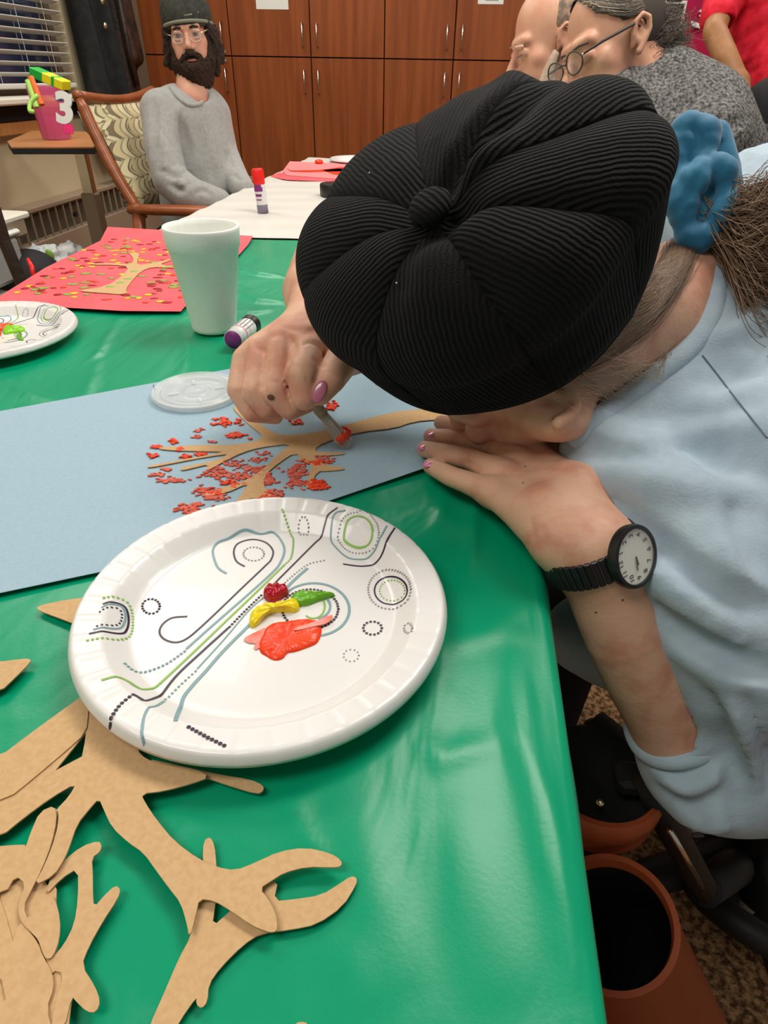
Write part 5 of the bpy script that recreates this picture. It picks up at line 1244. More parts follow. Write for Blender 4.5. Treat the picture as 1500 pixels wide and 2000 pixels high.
# ---------- helpers for the people further back
def wl_(px, py, d): return W(px, py, d)
def eyes(p, s, parent, look=(0, 0)):
    for q in (-1, 1):
        e_ = MB().ball(p(q * .032, .0800, -.002), .0118 * s).build('eye', 'eye', parent, True)
        MB().ball(p(q * .032 + look[0], .0870, -.002 + look[1]), .0064 * s).build('iris', 'iris', e_, True)
def glasses(p, s, parent, m_, r=(.024, .018), yf=.105, arms=True, thick=.0011):
    g_ = MB()
    for q in (-1, 1):
        g_.tube([p(q * .033 + r[0] * math.cos(a), yf - .004 * abs(math.cos(a)), -.006 + r[1] * math.sin(a)) for a in np.linspace(0, 2 * PI, 25)], thick * s, 6, cap=False)
        if arms: g_.tube([p(q * (.033 + r[0]), yf - .004, .0), p(q * .074, .07, .006), p(q * .079, .0, .012), p(q * .080, -.012, .004)], [thick * s * 1.2, thick * 1.7 * s, thick * 1.7 * s, thick * s], 6)
    g_.tube([p(-.010, yf, -.002), p(0, yf + .003, .001), p(.010, yf, -.002)], thick * s, 6)
    go = g_.build('glasses_frame', m_, parent, True)
    l_ = MB()
    for q in (-1, 1):
        v = [p(q * .033 + r[0] * math.cos(a), yf - .003, -.006 + r[1] * math.sin(a)) for a in np.linspace(0, 2 * PI, 24, endpoint=False)]; l_.add(v, [tuple(range(24))])
    lo = l_.build('lens', 'glasslens', go); lo['kind'] = 'stuff'
# ---------- bearded man in a grey sweatshirt
man = empty('person', (-.98, 2.32, 0), 'bearded man in grey sweatshirt and dark knit cap sitting on patterned chair', 'person')
Um = CD(-.09, -.82, -.57); Fm_ = CD(.13, .56, -.82); Fm_[2] = -.02; Rm = basis(Fm_, Um); Hm = W(370, 68, 2.02); SM_ = .90
SM = SDF(Hm - np.array([.16, .16, .30]), Hm + np.array([.16, .16, .16]), .0034)
pm0 = sculpt_head(SM, Hm, Rm, SM_, nose=.95, jaw=1.0, fat=.95)
pm = pm0
for q in (-1, 1):
    SM.ell(pm(q * .032, .0765, .007), (.0135, .0125, .0070), Rm, .003); SM.ell(pm(q * .032, .0765, -.0125), (.0130, .0115, .0050), Rm, .003)
SM.chain([pm(0, -.02, -.06), W(376, 200, 2.08)], [.050, .056], .02)
npmesh('body', [SM.surf()], 'skin_m', man)
for q in (-1, 1):
    e_ = MB().ball(pm(q * .032, .0765, -.002), .0108).build('eye', 'eye_dim', man, True); MB().ball(pm(q * .032, .0812, -.001), .0078).build('iris', 'iris', e_, True)
# brows
for q in (-1, 1): MB().tube([pm(q * .016, .090, .017), pm(q * .030, .092, .021), pm(q * .046, .080, .017)], [.003, .0035, .002], 8).build('eyebrow', 'hair_dk', man, True)
SB_ = SDF(Hm - np.array([.16, .16, .25]), Hm + np.array([.16, .16, .10]), .0034)
for a in ((-.060, .022, -.040), (.060, .022, -.040)): SB_.ell(pm(*a), (.016, .030, .045), Rm, .02)
SB_.ell(pm(0, .036, -.112), (.056, .050, .046), Rm, .02); SB_.cap(pm(-.050, .045, -.080), pm(0, .085, -.100), .026, .026, .02); SB_.cap(pm(.050, .045, -.080), pm(0, .085, -.100), .026, .026, .02)
SB_.cap(pm(-.030, .085, -.066), pm(0, .102, -.052), .009, .010, .008); SB_.cap(pm(.030, .085, -.066), pm(0, .102, -.052), .009, .010, .008); SB_.ell(pm(0, .046, -.138), (.046, .038, .028), Rm, .02)
SB_.ell(pm(0, .106, -.071), (.018, .022, .0085), Rm, .004, True)
SB_.warp(lambda x, y, z: .0022 * np.sin(x * 310 + 3 * np.sin(z * 90)) * np.sin(z * 280 + y * 200), .02)
npmesh('beard', [SB_.surf()], 'beard', man)
MB().ball(pm(0, .094, -.0745), (.017, .008, .0045), R=Rm).build('lower_lip', 'lip', man, True); MB().ball(pm(0, .094, -.0655), (.016, .006, .003), R=Rm).build('mouth', 'matte_black', man, True)
SHm = SDF(Hm - np.array([.17, .17, .20]), Hm + np.array([.17, .17, .16]), .0038)
for q in (-1, 1):
    SHm.chain([pm(q * .072, .028, .030), pm(q * .080, .012, -.02), pm(q * .078, .0, -.075), pm(q * .070, -.01, -.12)], [.014, .018, .017, .012], .01)
    SHm.chain([pm(q * .075, -.02, .02), pm(q * .086, -.025, -.05), pm(q * .092, -.020, -.080)], [.02, .024, .016], .01)
SHm.cap(pm(-.05, -.07, -.0), pm(.05, -.07, -.03), .045, .045, .02); SHm.cap(pm(.086, -.0, -.055), pm(.112, .01, -.078), .016, .008, .01)
SHm.warp(lambda x, y, z: .003 * np.sin(x * 190 + 3 * np.sin(z * 60)) * np.sin(z * 120 + y * 160), .02)
npmesh('hair', [SHm.surf()], 'hair_dk', man)
SCm = SDF(Hm - .17, Hm + .20, .0038)
SCm.ell(pm(0, -.018, .052), (.080, .100, .092), Rm, .01); SCm.ell(pm(0, -.02, -.062), (.15, .17, .083), Rm, .004, True)
npmesh('knit_cap', [SCm.surf()], 'cap', man)
tr = [pm(.0905 * math.cos(a), -.018 + .109 * math.sin(a), .024 + .012 * math.sin(a)) for a in np.linspace(-.25, PI + .25, 40)]
MB().tube(tr, .0052, 8).build('cap_trim', 'captrim', man, True)
def patch(c0, c1, w_, h_, name):
    c = (np.array(c0) + np.array(c1)) / 2; MB().tube([c0, c, c1], h_, 6).build(name, 'captrim', man, True)
patch(pm(-.035, .086, .052), pm(-.006, .0925, .050), 0, .0022, 'cap_logo'); patch(pm(-.072, .040, .062), pm(-.052, .070, .056), 0, .0045, 'cap_patch')
glasses(pm, 1.0, man, 'gold', r=(.022, .017), thick=.0007)
MB().ball(pm(.086, .004, -.034), .003).build('earring', 'chrome', man, True)
ST_ = SDF((-1.45, 1.85, .40), (-.55, 2.75, 1.15), .0068)
ST_.cap(W(318, 222, 2.02), W(408, 220, 2.16), .056, .056, .05); ST_.cap(W(350, 206, 2.08), W(398, 206, 2.12), .052, .052, .03)
ST_.chain([W(352, 250, 2.08), W(375, 330, 2.14), W(392, 420, 2.22)], [.105, .115, .135], .06); ST_.cap(W(400, 230, 2.13), W(425, 380, 2.18), .075, .09, .05)
ST_.chain([W(312, 218, 2.00), W(318, 290, 1.99), W(334, 352, 1.99), W(372, 382, 1.98), W(425, 398, 1.98)], [.058, .056, .056, .054, .046], .02)
ST_.chain([W(420, 225, 2.16), W(440, 300, 2.18), W(462, 350, 2.12), W(476, 372, 2.06)], [.05, .044, .042, .038], .02)
ST_.cap(W(372, 140, 2.06), W(378, 176, 2.035), .056, .050, .004, True)
ST_.crease([([(300, 200), (305, 240), (300, 300)], 0.0160, 0.0100), ([(352, 240), (366, 290), (360, 345)], 0.0280, 0.0120), ([(318, 335), (350, 345), (370, 330)], 0.0280, 0.0080), ([(330, 360), (352, 372), (372, 358)], 0.0200, 0.0070), ([(345, 350), (365, 368)], -0.0160, 0.0080),
  ([(380, 380), (395, 372), (410, 380)], 0.0120, 0.0070), ([(350, 205), (340, 230), (345, 260)], -0.0120, 0.0120), ([(395, 260), (410, 320), (420, 370)], 0.0120, 0.0140), ([(445, 300), (452, 325)], 0.0200, 0.0080), ([(455, 340), (470, 352)], 0.0160, 0.0060), ([(310, 260), (325, 300), (322, 335)], -0.0120, 0.0100)], .04)
tshirt = npmesh('sweatshirt', [ST_.surf()], 'greysweat', man)
Tb = bvh(bpy.data.objects[tshirt.name]); np_ = [hit(Tb, *q, .001)[0] for q in catmull([np.array(q, float) for q in ((334, 172), (343, 186), (356, 199), (372, 206), (390, 203), (402, 192), (409, 178))], 4)]
mb = MB(); mb.tube([p for p in np_ if p is not None], .0065, 8); mb.build('collar_band', 'greysweat', man, True)
SP = SDF((-1.2, 2.0, .0), (-.4, 2.7, .66), .012); SP.chain([(-1.0, 2.26, .53), (-.60, 2.20, .55), (-.58, 2.18, .10)], [.10, .07, .05], .04); SP.chain([(-1.0, 2.42, .53), (-.60, 2.50, .55), (-.58, 2.52, .10)], [.10, .07, .05], .04)
npmesh('trousers', [SP.surf()], 'darkpants', man)
for y in (2.18, 2.52): MB().ball((-.52, y, .05), (.13, .045, .045)).build('shoe', 'matte_black', man, True)

# ---------- his chair: cherry frame, woven leaf pattern
def leaf_fabric():
    m = mat('leaf_pattern_fabric', (.62, .52, .30), .8, .2); nt = m.node_tree; b = nt.nodes['Principled BSDF']; N = nt.nodes.new; L = nt.links.new
    uv = N('ShaderNodeUVMap'); uv.uv_map = 'UVMap'; sx = N('ShaderNodeSeparateXYZ'); L(uv.outputs[0], sx.inputs[0])
    def mth(op, a, b_=None, c=None):
        n = N('ShaderNodeMath'); n.operation = op
        for i, v in enumerate((a, b_, c)):
            if v is None: continue
            if isinstance(v, (int, float)): n.inputs[i].default_value = v
            else: L(v, n.inputs[i])
        return n.outputs[0]
    v = mth('MULTIPLY', sx.outputs[1], 5.5); fv = mth('FRACT', v); row = mth('FLOOR', v)
    bow = mth('MULTIPLY', mth('SINE', mth('MULTIPLY', fv, PI)), .55)
    u = mth('MULTIPLY_ADD', sx.outputs[0], 3.4, mth('MULTIPLY', row, .37)); uu = mth('ADD', u, bow); alt = mth('SUBTRACT', u, bow)
    f1 = mth('FRACT', uu); f2 = mth('FRACT', mth('MULTIPLY', alt, .5)); k = mth('ADD', mth('MULTIPLY', f1, .6), mth('MULTIPLY', f2, .4))
    r = N('ShaderNodeValToRGB'); r.color_ramp.interpolation = 'CONSTANT'; e = r.color_ramp.elements
    e[0].position = 0; e[0].color = (.20, .16, .10, 1); e[1].position = .24; e[1].color = (.60, .50, .28, 1)
    for p, c in ((.44, (.30, .28, .18, 1)), (.50, (.66, .58, .36, 1)), (.68, (.17, .13, .09, 1)), (.74, (.52, .46, .26, 1)), (.9, (.25, .19, .12, 1))):
        q = e.new(p); q.color = c
    L(k, r.inputs[0]); L(r.outputs[0], b.inputs['Base Color']); return m
M['leaf'] = leaf_fabric()
ch = empty('armchair', (-1.05, 2.35, 0), 'cherry framed armchair with leaf patterned back under the bearded man', 'chair')
nt_, nb_, ft_, fb_ = W(158, 199, 1.90), W(266, 404, 2.00), W(300, 186, 2.42), W(352, 380, 2.46)
up_b = (nt_ - nb_) / np.linalg.norm(nt_ - nb_); nrm = np.cross(ft_ - nt_, nb_ - nt_); nrm /= np.linalg.norm(nrm); nrm = nrm if nrm[0] > 0 else -nrm
for (a, b, nm) in ((nt_, nb_, 0), (ft_, fb_, 1)):
    Rr = frame_from(b - a, nrm); r_o = MB(); L_ = np.linalg.norm(b - a)
    pts = [a + (b - a) * t + nrm * (-.010 * math.sin(PI * t)) for t in np.linspace(-.02, 1.12, 14)]
    r_o.tube(pts, [.014] + [.021] * 12 + [.018], 10, flat=.8); r_o.build('back_rail', 'chairwood', ch, True)
r_o = MB(); r_o.tube([nt_ + (ft_ - nt_) * t + up_b * (.016 - .022 * math.sin(PI * t)) + nrm * 0 for t in np.linspace(-.01, 1.01, 14)], .016, 10); r_o.build('top_rail', 'chairwood', ch, True)
nu_, nv_ = 24, 24; vs = []; fs = []; uvv = []
for i in range(nu_ + 1):
    for j in range(nv_ + 1):
        s, t = i / nu_, j / nv_; a = nt_ + (ft_ - nt_) * (.05 + .9 * s); b = nb_ + (fb_ - nb_) * (.05 + .9 * s); p = a + (b - a) * (.03 + 1.0 * t)
        vs.append(p + nrm * (.022 * (1 - (2 * s - 1) ** 6) * (1 - (2 * t - 1) ** 8))); uvv.append((s, t))
for i in range(nu_):
    for j in range(nv_): q = i * (nv_ + 1) + j; fs.append((q, q + 1, q + nv_ + 2, q + nv_ + 1))
n0 = len(vs)
for i in range(nu_ + 1):
    for j in range(nv_ + 1): vs.append(np.array(vs[i * (nv_ + 1) + j]) * 1.0 - nrm * .04); uvv.append(uvv[i * (nv_ + 1) + j])
fs += [tuple(x + n0 for x in f[::-1]) for f in fs[:nu_ * nv_]]
cu = mesh('back_cushion', vs, fs, 'leaf', ch, True); ul = cu.data.uv_layers.new(name='UVMap')
for lp in cu.data.loops: ul.data[lp.index].uv = uvv[lp.vertex_index]
a = W(252, 398, 1.97); b = W(418, 401, 1.92)
arm = MB(); arm.tube([a + (0, 0, -.016), a * .7 + b * .3 + (0, 0, -.016), a * .3 + b * .7 + (0, 0, -.016), b + (.0, 0, -.018), b + (.03, 0, -.03)], [.022, .026, .026, .024, .018], 10, flat=.62); arm.build('armrest', 'chairwood', ch, True)
a2 = a + np.array([.02, .52, 0]); b2 = b + np.array([0, .52, 0])
arm = MB(); arm.tube([a2, (a2 + b2) / 2, b2], .02, 10); arm.build('armrest', 'chairwood', ch, True)
for q in (a, a2): MB().tube([q + (.03, 0, 0), (q[0] - .02, q[1], .40), (q[0] - .06, q[1], .0)], [.020, .022, .016], 10).build('leg', 'chairwood', ch, True)
for q in (b, b2): MB().tube([q + (-.02, 0, -.02), (q[0] - .02, q[1], .0)], [.020, .016], 10).build('leg', 'chairwood', ch, True)
MB().box((-1.02, (a[1] + a2[1]) / 2, .415), (.42, .46, .08), bev=.025).build('seat', 'leaf', ch)
MB().box((-1.02, (a[1] + a2[1]) / 2, .36), (.44, .50, .04), bev=.006).build('seat_rail', 'chairwood', ch)

# ---------- bald man in profile
bald = empty('person', (.45, 2.05, 0), 'balding man with grey stubble leaning over the table in left profile', 'person')
Fb = CD(-.94, .34, .06); Rb2 = basis(Fb, CD(-.10, -.85, -.52)); Hb2 = W(1072, 80, 1.62)
SBm = SDF(Hb2 - np.array([.17, .17, .26]), Hb2 + np.array([.22, .17, .17]), .0034)
pb = sculpt_head(SBm, Hb2, Rb2, 1.02, nose=1.1, lids=True)
SBm.chain([pb(0, -.03, -.06), pb(0, -.09, -.16)], [.056, .06], .02)
SBm.cap(pb(-.026, .094, .014), pb(-.044, .084, .010), .004, .004, .006); 
npmesh('body', [SBm.surf()], 'skin_old', bald)
for q in (-1, 1): MB().tube([pb(q * .014, .0925, .015), pb(q * .030, .0890, .017), pb(q * .045, .0780, .015)], .0022, 6).build('eyebrow', 'hair_grey', bald, True); MB().tube([pb(q * .020, .093, -.006), pb(q * .032, .0955, -.0085), pb(q * .044, .088, -.006)], .0011, 6).build('eyelid_line', 'hair_greydk', bald, True)
Sx = SDF(Hb2 - .2, Hb2 + .2, .0038); Sx.ell(pb(0, -.026, .030), (.0775, .0945, .082), Rb2, .01); Sx.ell(pb(0, .075, .075), (.14, .085, .095), Rb2, .02, True); Sx.ell(pb(0, .03, -.05), (.12, .05, .09), Rb2, .02, True)
npmesh('hair', [Sx.surf()], 'greyfuzz', bald)
Sx = SDF(Hb2 - .2, Hb2 + .2, .0036); Sx.ell(pb(0, .034, -.085), (.050, .056, .042), Rb2, .02)
for q in (-1, 1): Sx.cap(pb(q * .062, .012, -.03), pb(q * .045, .045, -.075), .010, .020, .015)
Sx.cap(pb(-.026, .084, -.055), pb(.026, .084, -.055), .0085, .0085, .01); Sx.ell(pb(0, .106, -.070), (.02, .020, .006), Rb2, .004, True)
npmesh('beard', [Sx.surf()], 'stubble', bald)
Sx = SDF((.02, 1.75, .45), (.80, 2.45, 1.12), .010); Sx.cap(pb(0, -.13, -.17), (.45, 2.05, .60), .12, .15, .05); Sx.cap(pb(.13, -.10, -.22), pb(-.13, -.10, -.22), .07, .07, .05); Sx.chain([pb(-.15, -.1, -.24), pb(-.20, .0, -.33)], [.06, .05], .03)
npmesh('shirt', [Sx.surf()], 'darkpants', bald)
Sx = SDF((.0, 1.8, 0), (.7, 2.4, .66), .014); Sx.chain([(.50, 1.98, .52), (.14, 1.95, .54), (.14, 1.95, .05)], [.10, .07, .05], .04); Sx.chain([(.50, 2.16, .52), (.14, 2.2, .54), (.14, 2.2, .05)], [.10, .07, .05], .04); npmesh('trousers', [Sx.surf()], 'darkpants', bald)

# ---------- grey haired woman with glasses
wom = empty('person', (.52, 1.68, 0), 'grey haired woman in glasses and charcoal marled sweater bowing her head', 'person')
Fw = CD(-.87, .44, -.12); Rw = basis(Fw, CD(-.44, -.80, -.42)); Hw = W(1190, 90, 1.30)
Sw = SDF(Hw - np.array([.17, .17, .22]), Hw + np.array([.22, .17, .17]), .0030)
pw_ = sculpt_head(Sw, Hw, Rw, 1.02, nose=1.15, lids=True, fat=1.05)
Sw.chain([pw_(0, -.03, -.05), pw_(0, -.11, -.13)], [.060, .066], .02)
wbody = npmesh('body', [Sw.surf()], 'skin_old', wom); 
glasses(pw_, 1.02, wom, 'hair_greydk', r=(.026, .019), yf=.112, thick=.0016)
MB().ball(pw_(-.062, .108, .0), .002).build('hinge', 'gold', wom, True); MB().ball(pw_(.062, .108, .0), .002).build('hinge', 'gold', wom, True)
for q in (-1, 1): MB().tube([pw_(q * .014, .0925, .016), pw_(q * .030, .0890, .018), pw_(q * .045, .0780, .016)], .0020, 6).build('eyebrow', 'hair_greydk', wom, True)
Sx = SDF(Hw - .20, Hw + .22, .0036); Sx.ell(pw_(0, -.028, .036), (.0825, .098, .090), Rw, .01); Sx.ell(pw_(0, .10, -.02), (.16, .075, .085), Rw, .02, True)
for q in (-1, 1): Sx.ell(pw_(q * .085, .0, -.022), (.035, .048, .046), Rw, .01, True)
Sx.ell(pw_(0, .02, -.10), (.10, .07, .08), Rw, .01, True)
hair_w = npmesh('hair', [Sx.surf()], 'hair_greydk', wom)
cs = []
for i in range(900):
    u = rng.uniform(-1, 1); t0 = rng.uniform(0, .25); r_ = (.0840, .1005, .092); cs_p = []
    for k in range(9):
        t = t0 + (1.05 - t0) * k / 8; el = (1 - t) * (.62 + .12 * abs(u)) * PI / 2 * 1.0; az = u * 1.25 + .0
        # path from hairline over the top to the nape
        a = -.12 * PI + t * .78 * PI; lat = u * 1.30 * (1 - .55 * t)
        x = math.sin(lat) * r_[0]; yy = math.cos(lat) * math.cos(PI * .22 + t * PI * .62) * r_[1]; zz = math.cos(lat) * math.sin(PI * .22 + t * PI * .62) * r_[2]
        cs_p.append(pw_(x * 1.02, -.028 + yy * 1.02, .036 + zz * 1.02) / 1.0)
    cs.append(cs_p)
strands(cs, .0007, 'hair_strands', 'hair_grey', wom)
Hv = bvh(hair_w); Wv = bvh(bpy.data.objects[wbody.name])
def over(pts, n, off):
    o = []
    for q in catmull([np.array([*p, 0.]) for p in pts], n):
        h = [x for x in (hit(Hv, q[0], q[1], off)[0], hit(Wv, q[0], q[1], off)[0]) if x is not None]
        if h: o.append(min(h, key=lambda p: np.linalg.norm(p - np.array([0, 0, H]))))
    return [o[0]] + [o[i] for i in range(1, len(o)) if np.linalg.norm(o[i] - o[i - 1]) < .03] if len(o) > 3 else None
for nm, mm, n_ in (('temple_hair', 'hair_grey', 420), ('temple_hair_dark', 'hair_greydk', 260), ('temple_hair_light', 'hair_lt', 110)):
    cs = []
    for i in range(n_):
        u = rng.rand(); v = rng.normal() * 5
        q = over([(1098 + 75 * u + v, -8 + 34 * u ** 2), (1150 + 60 * u, -6 + 30 * u + v), (1200 + 40 * u, -4 + 30 * u + v), (1240 + 18 * u, -4 + 20 * u + v * .5)], 4, .001 + .003 * rng.rand())
        if q is not None and len(q) > 4: cs.append(q)
    if cs: strands(cs, .0007, nm, mm, wom)
cs = [[(pw_(-.07, .03, .06) * (1 - t) + pw_(-.070, -.10, -.02) * t) for t in (0, .5, 1)]]
def fluff(n, m, nm, seed):
    r2 = np.random.RandomState(seed); cs = []
    for i in range(n):
        a = W(1262 + r2.normal() * 12, 95 + r2.normal() * 26, 1.32 + r2.normal() * .02); e_ = W(1318 + r2.normal() * 18, 66 + r2.normal() * 30, 1.33 + r2.normal() * .03); mid = (a + e_) / 2 + r2.normal(size=3) * .012 + (0, 0, .012)
        cs.append(catmull([a, mid, e_, e_ + r2.normal(size=3) * .012], 3))
    strands(cs, .0007, nm, m, wom)
fluff(700, 'hair_greydk', 'back_hair', 3); fluff(200, 'hair', 'back_hair_light', 4)
Sx = SDF((.12, 1.30, .42), (.85, 2.05, 1.16), .0075)
Sx.chain([W(1228, 190, 1.33), W(1300, 180, 1.35), W(1372, 225, 1.36), W(1405, 300, 1.38)], [.060, .082, .085, .078], .06); Sx.cap(W(1180, 230, 1.32), W(1250, 330, 1.40), .070, .12, .06); Sx.cap(W(1330, 300, 1.36), W(1380, 460, 1.5), .14, .16, .06)
Sx.chain([W(1395, 270, 1.27), W(1330, 400, 1.28), W(1200, 430, 1.30)], [.06, .055, .05], .03)
Sx.crease([([(1380, 165), (1345, 200), (1325, 228)], .016, .012), ([(1400, 250), (1440, 240), (1460, 225)], .012, .010), ([(1300, 130), (1290, 160)], .005, .02)], .04)
npmesh('sweater', [Sx.surf()], 'knit', wom)
Sx = SDF((.1, 1.4, 0), (.85, 2.0, .62), .014); Sx.chain([(.55, 1.60, .50), (.16, 1.55, .54), (.15, 1.55, .05)], [.11, .07, .05], .04); Sx.chain([(.55, 1.78, .50), (.16, 1.78, .54), (.15, 1.78, .05)], [.11, .07, .05], .04); npmesh('trousers', [Sx.surf()], 'darkpants', wom)
wc_ = empty('wheelchair', (.66, 1.70, 0), 'black wheelchair with grey push handle behind the grey haired woman', 'wheelchair')
hp = W(1462, 248, 1.42); hq = W(1492, 256, 1.42)
MB().tube([hp - (.06, 0, .0), hp], .011, 12).build('push_tube', 'steel', wc_, True); MB().tube([hp, hq, hq + (.06, 0, 0)], .014, 12).build('grip', 'rubber', wc_, True)
for dy in (0, .42): MB().tube([(hp[0] - .05, hp[1] + dy, hp[2]), (hp[0] - .06, hp[1] + dy, .08)], .012, 10).build('frame_post', 'steel', wc_, True)
MB().box((.58, hp[1] + .21, .44), (.40, .42, .04), bev=.01).build('seat', 'rubber', wc_); MB().box((hp[0] - .05, hp[1] + .21, .66), (.025, .40, .36), bev=.008).build('backrest', 'rubber', wc_)
for dy in (-.04, .46): MB().tube(ringtube(np.array([.60, hp[1] + dy, .30]), (0, 1, 0), .285, .285, 0), .014, 8, cap=False).build('wheel', 'rubber', wc_, True)

# ---------- standing person in a red shirt
rp_ = empty('person', (.95, 2.45, 0), 'standing person in loose red shirt with bare forearm at the top right', 'person')
zr = 2.0
Sx = SDF((.52, 2.10, 0.9), (1.35, 2.95, 1.95), .0085)
Sx.chain([W(1418, -22, 1.98), W(1395, 62, 1.93), W(1418, 112, 1.90), W(1446, 162, 1.88)], [.042, .034, .033, .024], .015)
Sx.chain([W(1446, 160, 1.88), W(1454, 178, 1.87)], [.026, .018], .01)
for k, (dx, dy) in enumerate(((-7, 22), (-2, 26), (4, 26), (9, 22))): Sx.chain([W(1451, 172, 1.87), W(1451 + dx * .6, 172 + dy * .6, 1.865), W(1451 + dx, 172 + dy, 1.88)], [.010, .009, .007], .003)
hr = np.array([.92, 2.50, 1.66]); prh = sculpt_head(Sx, hr, basis((-.6, -.8, -.2), (0, 0, 1)), 1.0); Sx.cap(hr - (0, 0, .06), hr - (0, 0, .22), .055, .06, .02)
npmesh('body', [Sx.surf()], 'skin_tan', rp_)
MB().ball(hr + (.01, .02, .045), (.085, .095, .09)).build('hair', 'hair_dk', rp_, True)
Sx = SDF((.60, 2.10, .90), (1.35, 2.95, 1.60), .0065)
Sx.chain([W(1432, -50, 2.0), W(1402, 34, 1.95)], [.075, .052], .02)
Sx.chain([W(1500, -60, 2.05), W(1492, 60, 2.04), W(1512, 120, 2.04), W(1540, 165, 2.02)], [.13, .105, .105, .125], .05); Sx.cap((.92, 2.45, 1.44), (1.15, 2.55, 1.44), .08, .08, .05); Sx.cap(W(1560, 0, 2.1), W(1580, 150, 2.1), .14, .14, .05)
Sx.ell(W(1520, 262, 2.02), (.30, .30, .085), None, .01, True)
Sx.cap(W(1405, 62, 1.95), W(1398, 84, 1.93), .045, .045, .004, True)
Sx.crease([([(1420, 60), (1450, 30), (1490, 10)], .014, .012), ([(1430, 90), (1465, 60), (1500, 48)], .010, .010), ([(1440, 120), (1470, 110), (1500, 90)], -.010, .010), ([(1450, 145), (1480, 135), (1500, 120)], .010, .010), ([(1470, 170), (1482, 190), (1476, 214)], .014, .007), ([(1485, 175), (1500, 190)], .010, .01)], .04)
npmesh('shirt', [Sx.surf()], 'redshirt', rp_)
Sx = SDF((.6, 2.15, 0), (1.4, 2.85, 1.12), .014); Sx.chain([(.95, 2.42, .98), (.95, 2.40, .5), (.95, 2.40, .08)], [.12, .09, .06], .04); Sx.chain([(1.12, 2.55, .98), (1.14, 2.60, .5), (1.14, 2.60, .08)], [.12, .09, .06], .04); Sx.cap(W(1478, 205, 1.98), W(1480, 260, 2.02), .05, .07, .04); npmesh('trousers', [Sx.surf()], 'darkpants', rp_)

# ================================================================== OVERBED TABLE AND ART BOX
zt_ = .84
ob_ = [P(14, 276, zt_), P(62, 255, zt_), P(168, 257, zt_), P(190, 280, zt_), P(182, 287, zt_), P(22, 287, zt_)]
obt = empty('overbed_table', P(110, 275, zt_), 'small wood topped overbed table on a metal post by the heater', 'table')
MB().prism(ob_, .004).build('top', 'tabletopwood', obt); MB().prism([p - np.array([0, 0, .004]) for p in ob_], .018).build('edge_band', 'rubber', obt)
q = P(148, 290, .82); MB().box((q[0], q[1] + .03, .62), (.045, .03, .40), bev=.004).build('upper_post', 'chrome', obt); MB().box((q[0], q[1] + .03, .36), (.06, .045, .62), bev=.005).build('post', 'heater', obt); MB().box((q[0] - .15, q[1] + .03, .04), (.5, .06, .035), bev=.008).build('foot', 'heater', obt)
bx = P(112, 272, zt_); box_ = empty('art_bucket', bx, 'translucent pink bucket of art supplies on the overbed table', 'bucket')
kb = MB(); kb.lathe([(.050, .0015), (.053, .03), (.060, .13), (.063, .168), (.0615, .168), (.058, .13), (.050, .004), (0, .004)], bx, 12, cap0=False); kb.build('bucket_wall', 'pinkplastic', box_)
MB().ball(bx + (0, 0, .105), (.038, .036, .034), nu=10, nv=6).build('amber_pouch', 'amber', box_)
MB().ball(bx + (0, 0, .045), (.036, .036, .04), nu=10, nv=6).build('magenta_pouch', 'magenta', box_)
a_ = W(66, 140, 1.93); b_ = W(131, 168, 1.93); d_ = b_ - a_; Rk = frame_from(d_, (0, 0, 1)); Lk = np.linalg.norm(d_)
pk = empty('marker_box', a_, 'green and yellow marker box sticking out of the pink bucket', 'box')
MB().box(a_ + d_ * .20, (.026, .045, Lk * .40), R=Rk, bev=.002).build('green_end', 'greenp', pk); MB().box(a_ + d_ * .68, (.0255, .044, Lk * .62), R=Rk, bev=.002).build('yellow_end', 'yellowp', pk)
MB().box(a_ + d_ * .70, (.0262, .0452, Lk * .08), R=Rk).build('green_stripe', 'greenp', pk)
for (p0, p1, m_, lb) in (((60, 150), (82, 205), 'orange', 'orange marker leaning in the pink bucket'), ((54, 157), (72, 210), 'limep', 'lime capped marker at the left rim of the pink bucket')):
    mk = MB(); mk.tube([W(*p0, 1.90), W(*p1, 1.92)], .0085, 12); tag(mk.build('marker', m_), lb, 'marker')
cs = catmull([W(74, 186, 1.86), W(60, 200, 1.86), W(58, 216, 1.86), W(66, 218, 1.86)], 5); MB().tube(cs, .006, 8).build('handle', 'limep', box_, True)
Rn = frame_from(CD(.1, .3, -1), CD(1, .1, 0)); 
up_n = Rn[:, 1] * -1
Rt = np.array([CD(1, .08, .0), np.cross(Rn[:, 2], CD(1, .08, .0)), Rn[:, 2]]).T
text_obj('3', .110, W(126, 214, 1.856), Rt, 'paperwhite', box_, 'numeral', .003, .005)
lbp = MB(); lbp.add([W(*q, 1.842) for q in ((108, 186), (134, 194), (140, 244), (118, 240))], [(3, 2, 1, 0)]); 
MB().box(W(134, 252, 1.868), (.028, .003, .024), R=Rt @ np.array([[1, 0, 0], [0, 0, 1], [0, -1, 0.]])).build('magenta_patch', 'magenta', box_)
MB().box(W(115, 192, 1.852), (.022, .003, .014), R=Rt @ np.array([[1, 0, 0], [0, 0, 1], [0, -1, 0.]])).build('blue_patch', 'bluep', box_)

